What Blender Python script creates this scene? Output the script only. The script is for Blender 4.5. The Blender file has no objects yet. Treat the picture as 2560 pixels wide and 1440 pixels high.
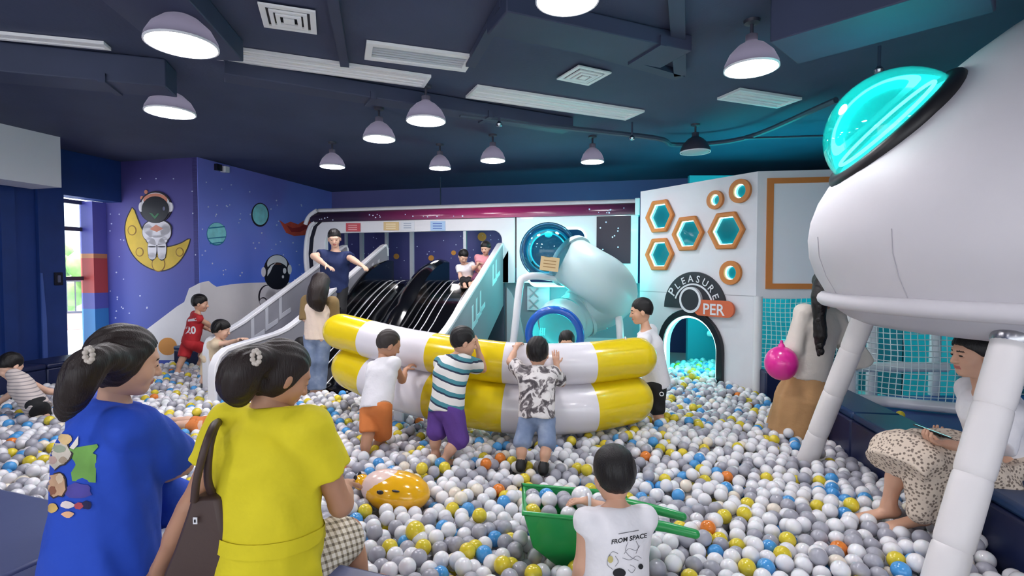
import bpy, bmesh, math, random
import numpy as np
from mathutils import Vector, Matrix
from mathutils.geometry import tessellate_polygon
from mathutils.bvhtree import BVHTree

random.seed(7)
RNG = np.random.default_rng(7)
SC = bpy.context.scene
COL = SC.collection

# ------------------------------------------------------------------ camera
FPX = 1300.0                      # focal length in pixels of a 2560 px wide frame
CAMZ = 1.55
PITCH = math.atan(43.0 / FPX)     # slight downward tilt
cam_d = bpy.data.cameras.new('camera')
cam_d.sensor_width = 36.0
cam_d.lens = 36.0 * FPX / 2560.0
cam_d.clip_start = 0.05
cam_o = bpy.data.objects.new('camera', cam_d)
COL.objects.link(cam_o)
cam_o.location = (0, 0, CAMZ)
cam_o.rotation_euler = (math.pi / 2 - PITCH, 0, 0)
SC.camera = cam_o

# ------------------------------------------------------------------ world / exposure
SKY_STRENGTH = 3.0
w = bpy.data.worlds.new('world'); SC.world = w
w.use_nodes = True
bg = w.node_tree.nodes['Background']
bg.inputs[0].default_value = (0.90, 0.95, 1.0, 1)
bg.inputs[1].default_value = SKY_STRENGTH
SC.view_settings.view_transform = 'Standard'
SC.view_settings.look = 'None'
SC.view_settings.gamma = 1.0
SC.view_settings.use_curve_mapping = False
SC.view_settings.exposure = 0.25
LAMP_POWER = 72.0                 # radiance of each pendant lamp's diffuser
LED = (0.02, 0.88, 0.84)

def sun():
    l = bpy.data.lights.new('sun', 'SUN'); l.energy = 14.0; l.angle = 0.02
    o = bpy.data.objects.new('sun', l); COL.objects.link(o)
    o.rotation_euler = Vector((.25, .30, -1.0)).to_track_quat('-Z', 'Y').to_euler()
sun()

# ------------------------------------------------------------------ projection helpers (authoring in photo pixels + real depth)
_f = np.array([0, math.cos(PITCH), -math.sin(PITCH)])
_u = np.array([0, math.sin(PITCH), math.cos(PITCH)])
CAM = np.array([0, 0, CAMZ])
def ray(u, v):
    return np.array([(u - 1280) / FPX, 0, 0]) + _f + _u * ((720 - v) / FPX)
def px(u, v, d):
    r = ray(u, v); return CAM + r * (d / r[1])
def pz(u, v, z):
    r = ray(u, v); return CAM + r * ((z - CAMZ) / r[2])
def proj(p):
    q = np.asarray(p) - CAM
    c = q @ _f; return 1280 + FPX * q[0] / c, 720 - FPX * (q @ _u) / c
def nrm(v):
    v = np.asarray(v, float); return v / max(1e-9, np.linalg.norm(v))
E1 = nrm((0.973, -0.229, 0)); E2 = nrm((0.229, 0.973, 0)); UP = np.array([0, 0, 1.0])

class Plane:
    """vertical plane: origin (x,y), horizontal axis X, normal N towards the viewer"""
    def __init__(s, p, q):
        s.O = np.array([p[0], p[1], 0.0]); e = np.array([q[0], q[1], 0.0])
        s.L = np.linalg.norm(e - s.O); s.X = (e - s.O) / s.L
        n = np.array([-s.X[1], s.X[0], 0]); mid = (s.O + e) / 2
        s.N = n if n @ (CAM - mid) > 0 else -n
        s.N[2] = 0
    def at(s, a, z, off=0.0):
        return s.O + s.X * a + UP * z + s.N * off
    def inv(s, u, v):
        r = ray(u, v); t = ((s.O - CAM) @ s.N) / (r @ s.N); p = CAM + r * t
        return float((p - s.O) @ s.X), float(p[2])
    def pts(s, uvs):
        return [s.inv(*p) for p in uvs]

# ------------------------------------------------------------------ materials
def lin(c):
    c = c / 255.0
    return c / 12.92 if c <= 0.04045 else ((c + 0.055) / 1.055) ** 2.4
def rgb(c): return (lin(c[0]), lin(c[1]), lin(c[2]), 1)
MATS = {}
def mat(name, c, rough=0.5, metal=0.0, bump=0.0, bscale=60.0, var=0.0, vscale=4.0, coat=0.0, sss=0.0, emit=None, es=0.0, spec=0.5):
    if name in MATS: return MATS[name]
    m = bpy.data.materials.new(name); m.use_nodes = True; MATS[name] = m
    nt = m.node_tree; b = nt.nodes['Principled BSDF']
    col = rgb(c); b.inputs['Base Color'].default_value = col; m.diffuse_color = col
    b.inputs['Roughness'].default_value = rough; b.inputs['Metallic'].default_value = metal
    b.inputs['Coat Weight'].default_value = coat; b.inputs['Specular IOR Level'].default_value = spec
    if sss:
        b.inputs['Subsurface Weight'].default_value = sss
        b.inputs['Subsurface Radius'].default_value = (0.012, 0.006, 0.004)
        b.inputs['Subsurface Scale'].default_value = 1.0
    if emit is not None:
        b.inputs['Emission Color'].default_value = (*emit, 1); b.inputs['Emission Strength'].default_value = es
    tc = None
    if var or bump:
        tc = nt.nodes.new('ShaderNodeTexCoord')
    if var:
        n = nt.nodes.new('ShaderNodeTexNoise'); n.inputs['Scale'].default_value = vscale; n.inputs['Detail'].default_value = 4
        r = nt.nodes.new('ShaderNodeMapRange'); r.inputs['From Min'].default_value = .3; r.inputs['From Max'].default_value = .7
        r.inputs['To Min'].default_value = 1 - var; r.inputs['To Max'].default_value = 1 + var
        h = nt.nodes.new('ShaderNodeHueSaturation'); h.inputs['Color'].default_value = col
        nt.links.new(tc.outputs['Object'], n.inputs['Vector']); nt.links.new(n.outputs['Fac'], r.inputs['Value'])
        nt.links.new(r.outputs['Result'], h.inputs['Value']); nt.links.new(h.outputs['Color'], b.inputs['Base Color'])
    if bump:
        n2 = nt.nodes.new('ShaderNodeTexNoise'); n2.inputs['Scale'].default_value = bscale; n2.inputs['Detail'].default_value = 3
        bp = nt.nodes.new('ShaderNodeBump'); bp.inputs['Strength'].default_value = bump; bp.inputs['Distance'].default_value = 0.01
        nt.links.new(tc.outputs['Object'], n2.inputs['Vector']); nt.links.new(n2.outputs['Fac'], bp.inputs['Height'])
        nt.links.new(bp.outputs['Normal'], b.inputs['Normal'])
    return m
def emis(name, c, s):
    if name in MATS: return MATS[name]
    m = bpy.data.materials.new(name); m.use_nodes = True; MATS[name] = m
    nt = m.node_tree; nt.nodes.clear()
    e = nt.nodes.new('ShaderNodeEmission'); o = nt.nodes.new('ShaderNodeOutputMaterial')
    e.inputs[0].default_value = (*c, 1); e.inputs[1].default_value = s; nt.links.new(e.outputs[0], o.inputs[0])
    return m
def ramp_mat(name, build, rough=0.7):
    """material whose base colour comes from build(nt, texcoord) -> colour socket"""
    m = bpy.data.materials.new(name); m.use_nodes = True; MATS[name] = m
    nt = m.node_tree; b = nt.nodes['Principled BSDF']; b.inputs['Roughness'].default_value = rough
    tc = nt.nodes.new('ShaderNodeTexCoord')
    nt.links.new(build(nt, tc), b.inputs['Base Color'])
    return m
def ramp(nt, src, stops, mode='LINEAR'):
    r = nt.nodes.new('ShaderNodeValToRGB'); cr = r.color_ramp; cr.interpolation = mode
    while len(cr.elements) < len(stops): cr.elements.new(0.5)
    for e, (p, c) in zip(cr.elements, stops): e.position = p; e.color = rgb(c)
    nt.links.new(src, r.inputs[0]); return r.outputs[0]
def clear_mat(name, tint, gloss=0.12, diff=0.15, glass_rough=0.03):
    """thin clear plastic: tinted see-through sheet with reflections and a little translucent haze"""
    m = bpy.data.materials.new(name); m.use_nodes = True; MATS[name] = m
    nt = m.node_tree; nt.nodes.clear()
    t = nt.nodes.new('ShaderNodeBsdfTransparent'); t.inputs[0].default_value = rgb(tint)
    g = nt.nodes.new('ShaderNodeBsdfGlossy'); g.inputs['Roughness'].default_value = glass_rough
    tr = nt.nodes.new('ShaderNodeBsdfTranslucent'); tr.inputs[0].default_value = rgb(tint)
    a = nt.nodes.new('ShaderNodeMixShader'); a.inputs[0].default_value = diff
    fr = nt.nodes.new('ShaderNodeFresnel'); fr.inputs[0].default_value = 1.45
    b = nt.nodes.new('ShaderNodeMixShader')
    o = nt.nodes.new('ShaderNodeOutputMaterial')
    nt.links.new(t.outputs[0], a.inputs[1]); nt.links.new(tr.outputs[0], a.inputs[2])
    nt.links.new(a.outputs[0], b.inputs[1]); nt.links.new(g.outputs[0], b.inputs[2]); nt.links.new(fr.outputs[0], b.inputs[0])
    nt.links.new(b.outputs[0], o.inputs[0])
    return m

# ------------------------------------------------------------------ object helpers
def link(name, me, parent=None, mats=()):
    for m in mats: me.materials.append(m)
    o = bpy.data.objects.new(name, me); COL.objects.link(o)
    if parent is not None: attach(o, parent)
    return o
def attach(o, parent):
    o.parent = parent
    t = parent
    M = Matrix.Identity(4)
    chain = []
    while t is not None:
        chain.append(t); t = t.parent
    # only top-level empties carry a location; meshes in the chain are in world coordinates
    o.matrix_parent_inverse = Matrix.Translation(-Vector(chain[-1].location)) if len(chain) == 1 else Matrix.Identity(4)
def tag(o, label, cat, group=None, kind=None):
    o['label'] = label; o['category'] = cat
    if group: o['group'] = group
    if kind: o['kind'] = kind
    return o
def thing(name, label, cat, loc=(0, 0, 0), group=None):
    o = bpy.data.objects.new(name, None); COL.objects.link(o)
    o.empty_display_size = 0.1; o.location = Vector([float(x) for x in loc])
    return tag(o, label, cat, group)

class MB:
    def __init__(s): s.v = []; s.f = []; s.m = []
    def add(s, vs, fs, mi=0):
        k = len(s.v); s.v += [tuple(float(c) for c in p) for p in vs]
        s.f += [tuple(i + k for i in f) for f in fs]; s.m += [mi] * len(fs); return s
    def box(s, c, size, ax=None, mi=0):
        c = np.asarray(c, float); X, Y, Z = ax if ax is not None else (np.array([1, 0, 0]), np.array([0, 1, 0]), UP)
        h = [x / 2 for x in size]; vs = []
        for dz in (-1, 1):
            for dx, dy in ((-1, -1), (1, -1), (1, 1), (-1, 1)):
                vs.append(c + X * dx * h[0] + Y * dy * h[1] + Z * dz * h[2])
        return s.add(vs, [(3, 2, 1, 0), (4, 5, 6, 7), (0, 1, 5, 4), (1, 2, 6, 5), (2, 3, 7, 6), (3, 0, 4, 7)], mi)
    def prism(s, poly, ext, holes=(), mi=0, side_mi=None):
        """poly: list of 3D points; ext: extrusion vector"""
        ext = np.asarray(ext, float); loops = [list(poly)] + [list(h) for h in holes]
        flat = [np.asarray(p, float) for l in loops for p in l]
        tris = tessellate_polygon([[Vector(p) for p in l] for l in loops])
        n = len(flat); vs = flat + [p + ext for p in flat]
        fs = []
        for t in tris:
            a, b, c = t
            nn = np.cross(flat[b] - flat[a], flat[c] - flat[a])
            if nn @ ext > 0: a, b, c = a, c, b
            fs.append((a, b, c)); fs.append((a + n, c + n, b + n))
        s.add(vs, fs, mi)
        k = len(s.v) - len(vs); o = 0
        for li, l in enumerate(loops):
            m = len(l)
            fs = []
            # orientation
            ar = sum((np.cross(np.asarray(l[i], float) - l[0], np.asarray(l[(i + 1) % m], float) - l[0]) for i in range(m)), np.zeros(3)) @ ext
            flip = (ar < 0) != (li > 0)
            for i in range(m):
                a, b = o + i, o + (i + 1) % m
                q = (a, b, b + n, a + n)
                fs.append(tuple(reversed(q)) if flip else q)
            for q in fs: s.f.append(tuple(i + k for i in q)); s.m.append(mi if side_mi is None else side_mi)
            o += m
        return s
    def tube(s, path, r, n=12, caps=True, mi=0, closed=False, round_caps=False):
        path = [np.asarray(p, float) for p in path]; m = len(path)
        rs = list(r) if hasattr(r, '__len__') else [r] * m
        if round_caps and not closed:
            d0 = nrm(path[0] - path[1]); d1 = nrm(path[-1] - path[-2]); p0, p1, r0, r1 = path[0], path[-1], rs[0], rs[-1]
            a = [math.radians(x) for x in (88, 65, 42, 20)]
            path = [p0 + d0 * r0 * math.sin(t) for t in a] + path + [p1 + d1 * r1 * math.sin(t) for t in reversed(a)]
            rs = [r0 * math.cos(t) for t in a] + rs + [r1 * math.cos(t) for t in reversed(a)]
            m = len(path)
        T = []
        for i in range(m):
            if closed: t = path[(i + 1) % m] - path[i - 1]
            else: t = path[min(i + 1, m - 1)] - path[max(i - 1, 0)]
            T.append(nrm(t))
        ref = UP if abs(T[0] @ UP) < 0.9 else np.array([1.0, 0, 0])
        A = nrm(np.cross(T[0], ref)); vs = []
        for i in range(m):
            A = nrm(A - T[i] * (A @ T[i])); B = np.cross(T[i], A)
            for j in range(n):
                a = 2 * math.pi * j / n
                vs.append(path[i] + (A * math.cos(a) + B * math.sin(a)) * rs[i])
        fs = []
        for i in range(m if closed else m - 1):
            i2 = (i + 1) % m
            for j in range(n):
                j2 = (j + 1) % n
                fs.append((i * n + j, i * n + j2, i2 * n + j2, i2 * n + j))
        if caps and not closed:
            fs.append(tuple(reversed(range(n)))); fs.append(tuple((m - 1) * n + j for j in range(n)))
        return s.add(vs, fs, mi)
    def lathe(s, prof, c=(0, 0, 0), n=32, axis=None, mi=0, a0=0.0, a1=2 * math.pi):
        """prof: (radius, height) list; axis = (X, Y, Z) frame"""
        c = np.asarray(c, float); X, Y, Z = axis if axis is not None else (np.array([1.0, 0, 0]), np.array([0, 1.0, 0]), UP)
        full = abs(a1 - a0 - 2 * math.pi) < 1e-6; cnt = n if full else n + 1; vs = []
        for r, h in prof:
            for j in range(cnt):
                a = a0 + (a1 - a0) * j / n
                vs.append(c + (X * math.cos(a) + Y * math.sin(a)) * r + Z * h)
        fs = []
        for i in range(len(prof) - 1):
            for j in range(n):
                j2 = (j + 1) % cnt
                fs.append((i * cnt + j, i * cnt + j2, (i + 1) * cnt + j2, (i + 1) * cnt + j))
        return s.add(vs, fs, mi)
    def ell(s, c, r, ax=None, n=24, m=14, mi=0):
        prof = [(math.cos(t), math.sin(t)) for t in [math.pi * (-0.5 + (i + (0.02 if i == 0 else -0.02 if i == m else 0)) / m) for i in range(m + 1)]]
        X, Y, Z = ax if ax is not None else (np.array([1.0, 0, 0]), np.array([0, 1.0, 0]), UP)
        return s.lathe(prof, c, n, (X * r[0], Y * r[1], Z * r[2]), mi)
    def build(s, name, mats, parent=None, smooth=35, bevel=0.0):
        if not isinstance(mats, (list, tuple)): mats = [mats]
        me = bpy.data.meshes.new(name); me.from_pydata(s.v, [], s.f); me.update()
        for m in mats: me.materials.append(m)
        if len(mats) > 1: me.polygons.foreach_set('material_index', s.m)
        if smooth:
            me.polygons.foreach_set('use_smooth', [True] * len(s.f))
            me.set_sharp_from_angle(angle=math.radians(smooth))
        o = link(name, me, parent)
        if bevel:
            b = o.modifiers.new('bevel', 'BEVEL'); b.width = bevel; b.segments = 2; b.limit_method = 'ANGLE'; b.angle_limit = math.radians(40)
        return o
def struct(o): o['kind'] = 'structure'; return o

def catmull(P, n=8):
    P = [np.asarray(p, float) for p in P]; Q = [2 * P[0] - P[1]] + P + [2 * P[-1] - P[-2]]; out = []
    for i in range(1, len(Q) - 2):
        for k in range(n):
            t = k / n; a, b, c, d = Q[i - 1:i + 3]
            out.append(0.5 * ((2 * b) + (c - a) * t + (2 * a - 5 * b + 4 * c - d) * t * t + (3 * b - a - 3 * c + d) * t ** 3))
    out.append(P[-1]); return out
def circ(n, r=1.0, cx=0, cy=0, a0=0.0, ry=None):
    return [(cx + r * math.cos(a0 + 2 * math.pi * i / n), cy + (ry if ry is not None else r) * math.sin(a0 + 2 * math.pi * i / n)) for i in range(n)]
def rrect(x0, x1, y0, y1, r, n=6, corners=(1, 1, 1, 1)):
    """corners: bl, br, tr, tl"""
    out = []
    for (cx, cy, a0, on) in ((x0, y0, 180, corners[0]), (x1, y0, 270, corners[1]), (x1, y1, 0, corners[2]), (x0, y1, 90, corners[3])):
        if not on: out.append((cx, cy)); continue
        ccx = cx + (r if cx == x0 else -r); ccy = cy + (r if cy == y0 else -r)
        for i in range(n + 1):
            a = math.radians(a0 + 90 * i / n); out.append((ccx + r * math.cos(a), ccy + r * math.sin(a)))
    return out
def grow(poly, d):
    """offset a convex-ish 2D loop outwards from its centroid"""
    c = np.mean(np.array(poly), axis=0); out = []
    for p in poly:
        v = np.array(p) - c; L = np.linalg.norm(v); out.append(tuple(c + v * (L + d) / L))
    return out
def slab(pl, poly, off, t, mi=0, holes=(), mb=None):
    """flat piece on a plane: poly in plane (a, z), from off to off+t along the normal"""
    mb = mb or MB()
    mb.prism([pl.at(a, z, off) for a, z in poly], pl.N * t, [[pl.at(a, z, off) for a, z in h] for h in holes], mi)
    return mb
_TXT = {}
def text2d(body, size=1.0, bold=0.0):
    key = (body, bold)
    if key not in _TXT:
        cu = bpy.data.curves.new('txt', 'FONT'); cu.body = body; cu.size = 1.0; cu.resolution_u = 3; cu.offset = bold
        o = bpy.data.objects.new('txt', cu); COL.objects.link(o)
        dg = bpy.context.evaluated_depsgraph_get(); me = bpy.data.meshes.new_from_object(o.evaluated_get(dg))
        V = [(v.co.x, v.co.y) for v in me.vertices]; Fc = [tuple(p.vertices) for p in me.polygons]
        bpy.data.objects.remove(o); bpy.data.curves.remove(cu); bpy.data.meshes.remove(me)
        _TXT[key] = (V, Fc)
    V, Fc = _TXT[key]
    return [(x * size, y * size) for x, y in V], Fc
def light(name, loc, power, color=(1, 1, 1), size=0.1, kind='POINT', rot=None, sx=None, sy=None):
    l = bpy.data.lights.new(name, kind); l.energy = power; l.color = color
    if kind == 'POINT': l.shadow_soft_size = size
    if kind == 'AREA': l.shape = 'RECTANGLE'; l.size = sx; l.size_y = sy
    o = bpy.data.objects.new(name, l); COL.objects.link(o); o.location = Vector([float(x) for x in loc])
    if rot is not None: o.rotation_euler = rot
    return o
OBST = []          # capsules (a, b, r) that push the pit balls away
def obst(a, b, r): OBST.append((np.asarray(a, float), np.asarray(b, float), r))
# ================================================================== SETTING
CEIL = 3.28
M_navy = mat('navy_paint', (26, 58, 130), .55, var=.12, vscale=1.5)
M_ceil = mat('ceiling_paint', (62, 70, 98), .75, bump=.15, bscale=30, var=.12, vscale=1.2)
M_duct = mat('duct_paint', (56, 64, 90), .6, var=.10, vscale=2)
M_white = mat('white_panel', (226, 226, 232), .45, var=.02)
M_gloss_white = mat('white_gloss_plastic', (230, 230, 234), .22, coat=.3)
M_black = mat('black_gloss', (10, 10, 13), .12, coat=.6)
M_dark = mat('dark_panel', (22, 20, 30), .35)
M_orange = mat('orange_foam', (208, 128, 62), .5)
M_grey = mat('grey_panel', (142, 142, 150), .5)
M_lgrey = mat('pale_grey_panel', (186, 188, 196), .5)
M_pad = mat('navy_vinyl', (24, 34, 72), .38, bump=.08, bscale=8)
M_padtop = mat('slate_blue_vinyl', (74, 82, 120), .36, bump=.08, bscale=8)
M_led = emis('cyan_led', (0.45, 1.0, .97), 8.0)
M_ledc = emis('cyan_led_deep', LED, 5.0)
M_teal = mat('teal_interior', (60, 150, 165), .5)
M_steel = mat('steel', (170, 170, 175), .25, metal=1)
M_mat = mat('play_mat', (60, 84, 150), .6, var=.05)

def mural_mat(name, stops, axis='Z', lo=0.0, hi=3.3):
    def b(nt, tc):
        sp = nt.nodes.new('ShaderNodeSeparateXYZ'); nt.links.new(tc.outputs['Object'], sp.inputs[0])
        mr = nt.nodes.new('ShaderNodeMapRange'); mr.inputs['From Min'].default_value = lo; mr.inputs['From Max'].default_value = hi
        nz = nt.nodes.new('ShaderNodeTexNoise'); nz.inputs['Scale'].default_value = 1.1; nz.inputs['Detail'].default_value = 3
        nt.links.new(tc.outputs['Object'], nz.inputs['Vector'])
        ma = nt.nodes.new('ShaderNodeMath'); ma.operation = 'MULTIPLY_ADD'; ma.inputs[1].default_value = .9; 
        nt.links.new(nz.outputs['Fac'], ma.inputs[0]); 
        ad = nt.nodes.new('ShaderNodeMath'); ad.operation = 'ADD'; ad.inputs[1].default_value = -.45
        nt.links.new(sp.outputs[axis], ma.inputs[2]); nt.links.new(ma.outputs[0], ad.inputs[0]); nt.links.new(ad.outputs[0], mr.inputs['Value'])
        return ramp(nt, mr.outputs['Result'], stops)
    return ramp_mat(name, b, .6)
M_mur1 = mural_mat('space_mural_indigo', [(0, (60, 84, 184)), (.35, (80, 92, 182)), (.62, (100, 98, 178)), (1, (66, 58, 122))])
M_mur2 = mural_mat('space_mural_blue', [(0, (70, 112, 232)), (.4, (92, 128, 240)), (.7, (132, 148, 244)), (1, (124, 130, 222))])
M_back = mural_mat('space_mural_dark', [(0, (66, 62, 118)), (.6, (74, 72, 134)), (1, (96, 94, 150))])

A = np.array([-4.79, 7.98]); D0 = np.array([-6.21, 8.31]); D1 = np.array([-6.417, 7.43])
O2 = np.array([-2.13, 8.80])                                   # slide frame origin
def SF(w, s, z): return np.array([O2[0], O2[1], 0]) + E1 * w - E2 * s + UP * z     # s runs towards the viewer
FAC = Plane(O2, O2 + E1[:2])                                   # spaceship facade plane
WM = Plane(A - 1.84 * E1[:2], A)
WL = Plane(A, A + 3.62 * E2[:2])
WD = Plane(D0 - 12 * E2[:2], D0)
WA = Plane((1.82, 7.40), (2.77, 5.90))
WB = Plane((2.77, 5.90), (4.30, 5.68))

def wallbox(name, p, q, z0, z1, t, m, outward=-1):
    pl = Plane(p, q)
    return struct(slab(pl, [(0, z0), (pl.L, z0), (pl.L, z1), (0, z1)], 0, -t).build(name, m)), pl

fl = MB().box((0.4, 3.5, -.05), (17, 20, .1)).build('floor', mat('pale_floor', (206, 204, 204), .45, var=.04)); struct(fl)
# ceiling with slightly dropped dark panels
cl = MB().box((0.4, 3.5, CEIL + .06), (17, 20, .12)).build('ceiling', M_ceil); struct(cl)

wl, _ = wallbox('wall_left', A, A + 3.62 * E2[:2], 0, CEIL, .1, M_mur2)
wm, _ = wallbox('wall_moon', A - 1.84 * E1[:2], A - .012 * E1[:2], 0, CEIL, .1, M_mur1)
wb, _ = wallbox('wall_back', O2 + 2.2 * E2[:2] - 2.6 * E1[:2], O2 + 2.2 * E2[:2] + 9 * E1[:2], 0, CEIL, .1, M_back)
wd, WDs = wallbox('wall_door', D1 - 11.2 * E2[:2], D1, 0, CEIL, .12, M_navy)
wr, _ = wallbox('wall_right', (7.4, -6), (7.4, 9.2), 0, CEIL, .1, mat('right_wall_paint', (120, 130, 160), .6))
# unseen rear of the room: low wall and lintel, openings added for fill daylight
wrr = MB().box((.4, -6.2, .35), (15, .15, .7)).box((.4, -6.2, 3.0), (15, .15, .6))
for x in (-6.5, -3, .5, 4, 7.2): wrr.box((x, -6.2, 1.7), (.15, .15, 2.1))
struct(wrr.build('wall_rear', M_white))
# header beam above the doorway
hd = MB(); pl = Plane(D1, D0)
slab(pl, [(0, 2.636), (pl.L, 2.636), (pl.L, CEIL), (0, CEIL)], 0, -.28, mb=hd)
struct(hd.build('trim_header', mat('header_paint', (26, 62, 128), .55, var=.08)))
# navy pilasters of the door wall
for k, (u0, u1, t) in enumerate(((92, 157, .06), (0, 36, .05))):
    p0 = WDs.inv(u0, 700)[0]; p1 = WDs.inv(u1, 700)[0]
    struct(slab(WDs, [(p0, 0), (p1, 0), (p1, 2.9), (p0, 2.9)], 0, t).build('trim_%d' % (k + 3), mat('pilaster_paint', (24, 56, 124), .5, var=.1)))
# pale strip low on the pilaster and switch
a0 = WDs.inv(95, 800)[0]; a1 = WDs.inv(106, 800)[0]
slab(WDs, [(a0, .2), (a1, .2), (a1, .9), (a0 + .02, 1.52), (a0, 1.52)], .06, .02).build('painted_strip', mat('mid_blue_paint', (70, 98, 172), .5), wd)
sw = thing('wall_switch', 'small black wall switch plate beside the bright doorway', 'switch', WDs.at(*WDs.inv(137, 697), .06))
sa, sz = WDs.inv(137, 697)
slab(WDs, rrect(sa - .055, sa + .055, sz - .09, sz + .09, .012), .06, .015).build('plate', M_dark, sw)
slab(WDs, rrect(sa - .02, sa + .02, sz - .05, sz + .05, .008), .075, .006).build('button', M_steel, sw)
# doorway terrace outside
OUT = Plane(D1 - .55 * E1[:2] + .1 * E2[:2], D0 - .55 * E1[:2] + .6 * E2[:2])
M_frame = mat('window_frame_dark', (88, 84, 96), .4, metal=.3)
wf = MB()
for z in (.22, 1.43, 2.2, 2.62): wf.box(OUT.at(OUT.L / 2, z, 0), (OUT.L + .6, .05, .06), (OUT.X, OUT.N, UP))
for a in (-.25, .12, .75, OUT.L + .25): wf.box(OUT.at(a, 1.42, 0), (.05, .05, 2.45), (OUT.X, OUT.N, UP))
win = struct(wf.build('window_1', M_frame))
glass = clear_mat('window_glass', (240, 246, 248), diff=.02)
for (z0, z1) in ((.25, 1.40), (1.46, 2.17), (2.23, 2.59)):
    slab(OUT, [(.145, z0), (.725, z0), (.725, z1), (.145, z1)], -.004, .008).build('pane', glass, win)
ter = MB().box((-13, 10, .08), (11.5, 16, .16)); struct(ter.build('floor_terrace', mat('terrace_tile', (232, 230, 236), .4)))
# painted jamb column with colour bands
jc = px(243, 700, 8.35)
jm = MB()
for z0, z1, mi in ((0, .95, 0), (.95, 1.2, 1), (1.2, 1.75, 2), (1.75, 1.82, 3), (1.82, 2.64, 1)):
    jm.box((jc[0], jc[1], (z0 + z1) / 2), (.26, .3, z1 - z0), (E1, E2, UP), mi)
struct(jm.build('trim_jamb', [mat('sky_blue_band', (70, 150, 215), .5), mat('violet_band', (104, 104, 190), .5), mat('red_band', (214, 84, 76), .5), mat('orange_band', (226, 150, 96), .5)]))
# railing, low wall and trees outside
rl = thing('balcony_railing', 'thin metal balcony railing seen outside through the doorway', 'railing', (-11.5, 12, .16))
rp = Plane((-12.6, 10.6), (-9.2, 12.9))
MB().box(rp.at(rp.L / 2, 1.32), (rp.L, .05, .05), (rp.X, rp.N, UP)).build('top_rail', M_frame, rl)
MB().box(rp.at(rp.L / 2, .58), (rp.L, .05, .05), (rp.X, rp.N, UP)).build('bottom_rail', M_frame, rl)
for i in range(27): MB().box(rp.at(.05 + i * .155, .95), (.022, .022, .72), (rp.X, rp.N, UP)).build('baluster', M_frame, rl)
lw = MB(); slab(rp, [(0, .16), (rp.L, .16), (rp.L, .56), (0, .56)], -.15, .12, mb=lw)
tag(lw.build('parapet', mat('peach_brick', (214, 172, 156), .7, var=.1, vscale=8)), 'low peach coloured parapet wall under the balcony railing outside', 'parapet')
M_leaf = mat('foliage', (150, 190, 112), .7, var=.35, vscale=3, bump=.5, bscale=6)
for (x, y, h, r) in ((-22.5, 24.5, 1.6, 2.0), (-19.2, 25.5, 1.5, 2.0), (-25.5, 22.0, 1.7, 1.9)):
    t = thing('tree', 'pale green tree in daylight beyond the balcony railing', 'tree', (x, y, -2), 'trees outside the doorway')
    MB().tube([(x, y, -2), (x + .1, y, h - 1)], [.25, .15], 10).build('trunk', mat('bark', (96, 80, 66), .8), t)
    c = MB()
    for i in range(26):
        a = random.uniform(0, 6.28); q = random.uniform(0, r * .8); zz = random.uniform(-r * .7, r * .6)
        c.ell((x + q * math.cos(a), y + q * math.sin(a), h - .4 + zz), (r * .38,) * 3, n=10, m=6)
    c.build('crown', M_leaf, t, smooth=60)

# ------------------------------------------------------------------ murals on the walls
M_ylw = mat('mural_yellow', (226, 190, 62), .6, var=.1, vscale=5); M_out = mat('mural_outline', (34, 26, 44), .6)
M_mw = mat('mural_white', (240, 236, 242), .6, var=.03); M_cr = mat('mural_crater', (150, 108, 40), .6)
M_hel = mat('mural_visor', (20, 22, 34), .45); M_pk = mat('mural_peach', (222, 144, 118), .6); M_aq = mat('mural_aqua', (152, 236, 240), .6, var=.15, vscale=9)
M_aqd = mat('mural_teal', (34, 128, 168), .6); M_grn = mat('mural_green', (70, 130, 92), .6); M_moon = mat('mural_moon_ground', (242, 238, 240), .65, var=.04, vscale=2)
M_star = mat('mural_star', (222, 226, 255), .6); M_red = mat('mural_red', (226, 84, 64), .6, var=.15, vscale=6); M_orc = mat('mural_orange', (226, 152, 66), .6)
def epx(cx, cy, rx, ry, n=28, rot=0.0):
    c, s = math.cos(rot), math.sin(rot)
    return [(cx + rx * math.cos(t) * c - ry * math.sin(t) * s, cy + rx * math.cos(t) * s + ry * math.sin(t) * c) for t in [2 * math.pi * i / n for i in range(n)]]
def decal(pl, uv, lay, m, name, parent):
    slab(pl, pl.pts(uv), .0, .002 + .0022 * lay).build(name, m, parent, smooth=0)
def crescent(sc=1.0):
    out = [(331, 520), (318, 548), (314, 575), (319, 605), (332, 634), (352, 656), (378, 671), (404, 676), (430, 668), (452, 648), (468, 620), (475, 598)]
    inn = [(470, 599), (450, 610), (420, 618), (395, 614), (372, 598), (356, 576), (344, 548), (336, 526)]
    sm = lambda L: [tuple(q[:2]) for q in catmull([(x, y, 0) for x, y in L], 3)]
    p = sm(out) + sm(inn); c = np.mean(p, axis=0)
    return [(c[0] + (x - c[0]) * sc + 0, c[1] + (y - c[1]) * sc) for x, y in p]
def crescent_out(d):
    p = np.array(crescent()); q = []
    n = len(p)
    for i in range(n):
        t = p[(i + 1) % n] - p[i - 1]; nn = np.array([t[1], -t[0]]); nn = -nn / np.linalg.norm(nn)
        q.append(tuple(p[i] + nn * -d))
    return q
decal(WM, crescent_out(-3.0), 0, M_out, 'crescent_outline', wm)
decal(WM, crescent(), 1, M_ylw, 'crescent_moon', wm)
for (x, y, r) in ((331, 576, 11), (350, 630, 10), (450, 630, 10), (397, 660, 17)):
    decal(WM, epx(x, y, r, r * 1.15), 2, M_cr, 'crater', wm); decal(WM, epx(x, y, r - 2.2, r * 1.15 - 2.2), 3, M_ylw, 'crater_floor', wm)
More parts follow.
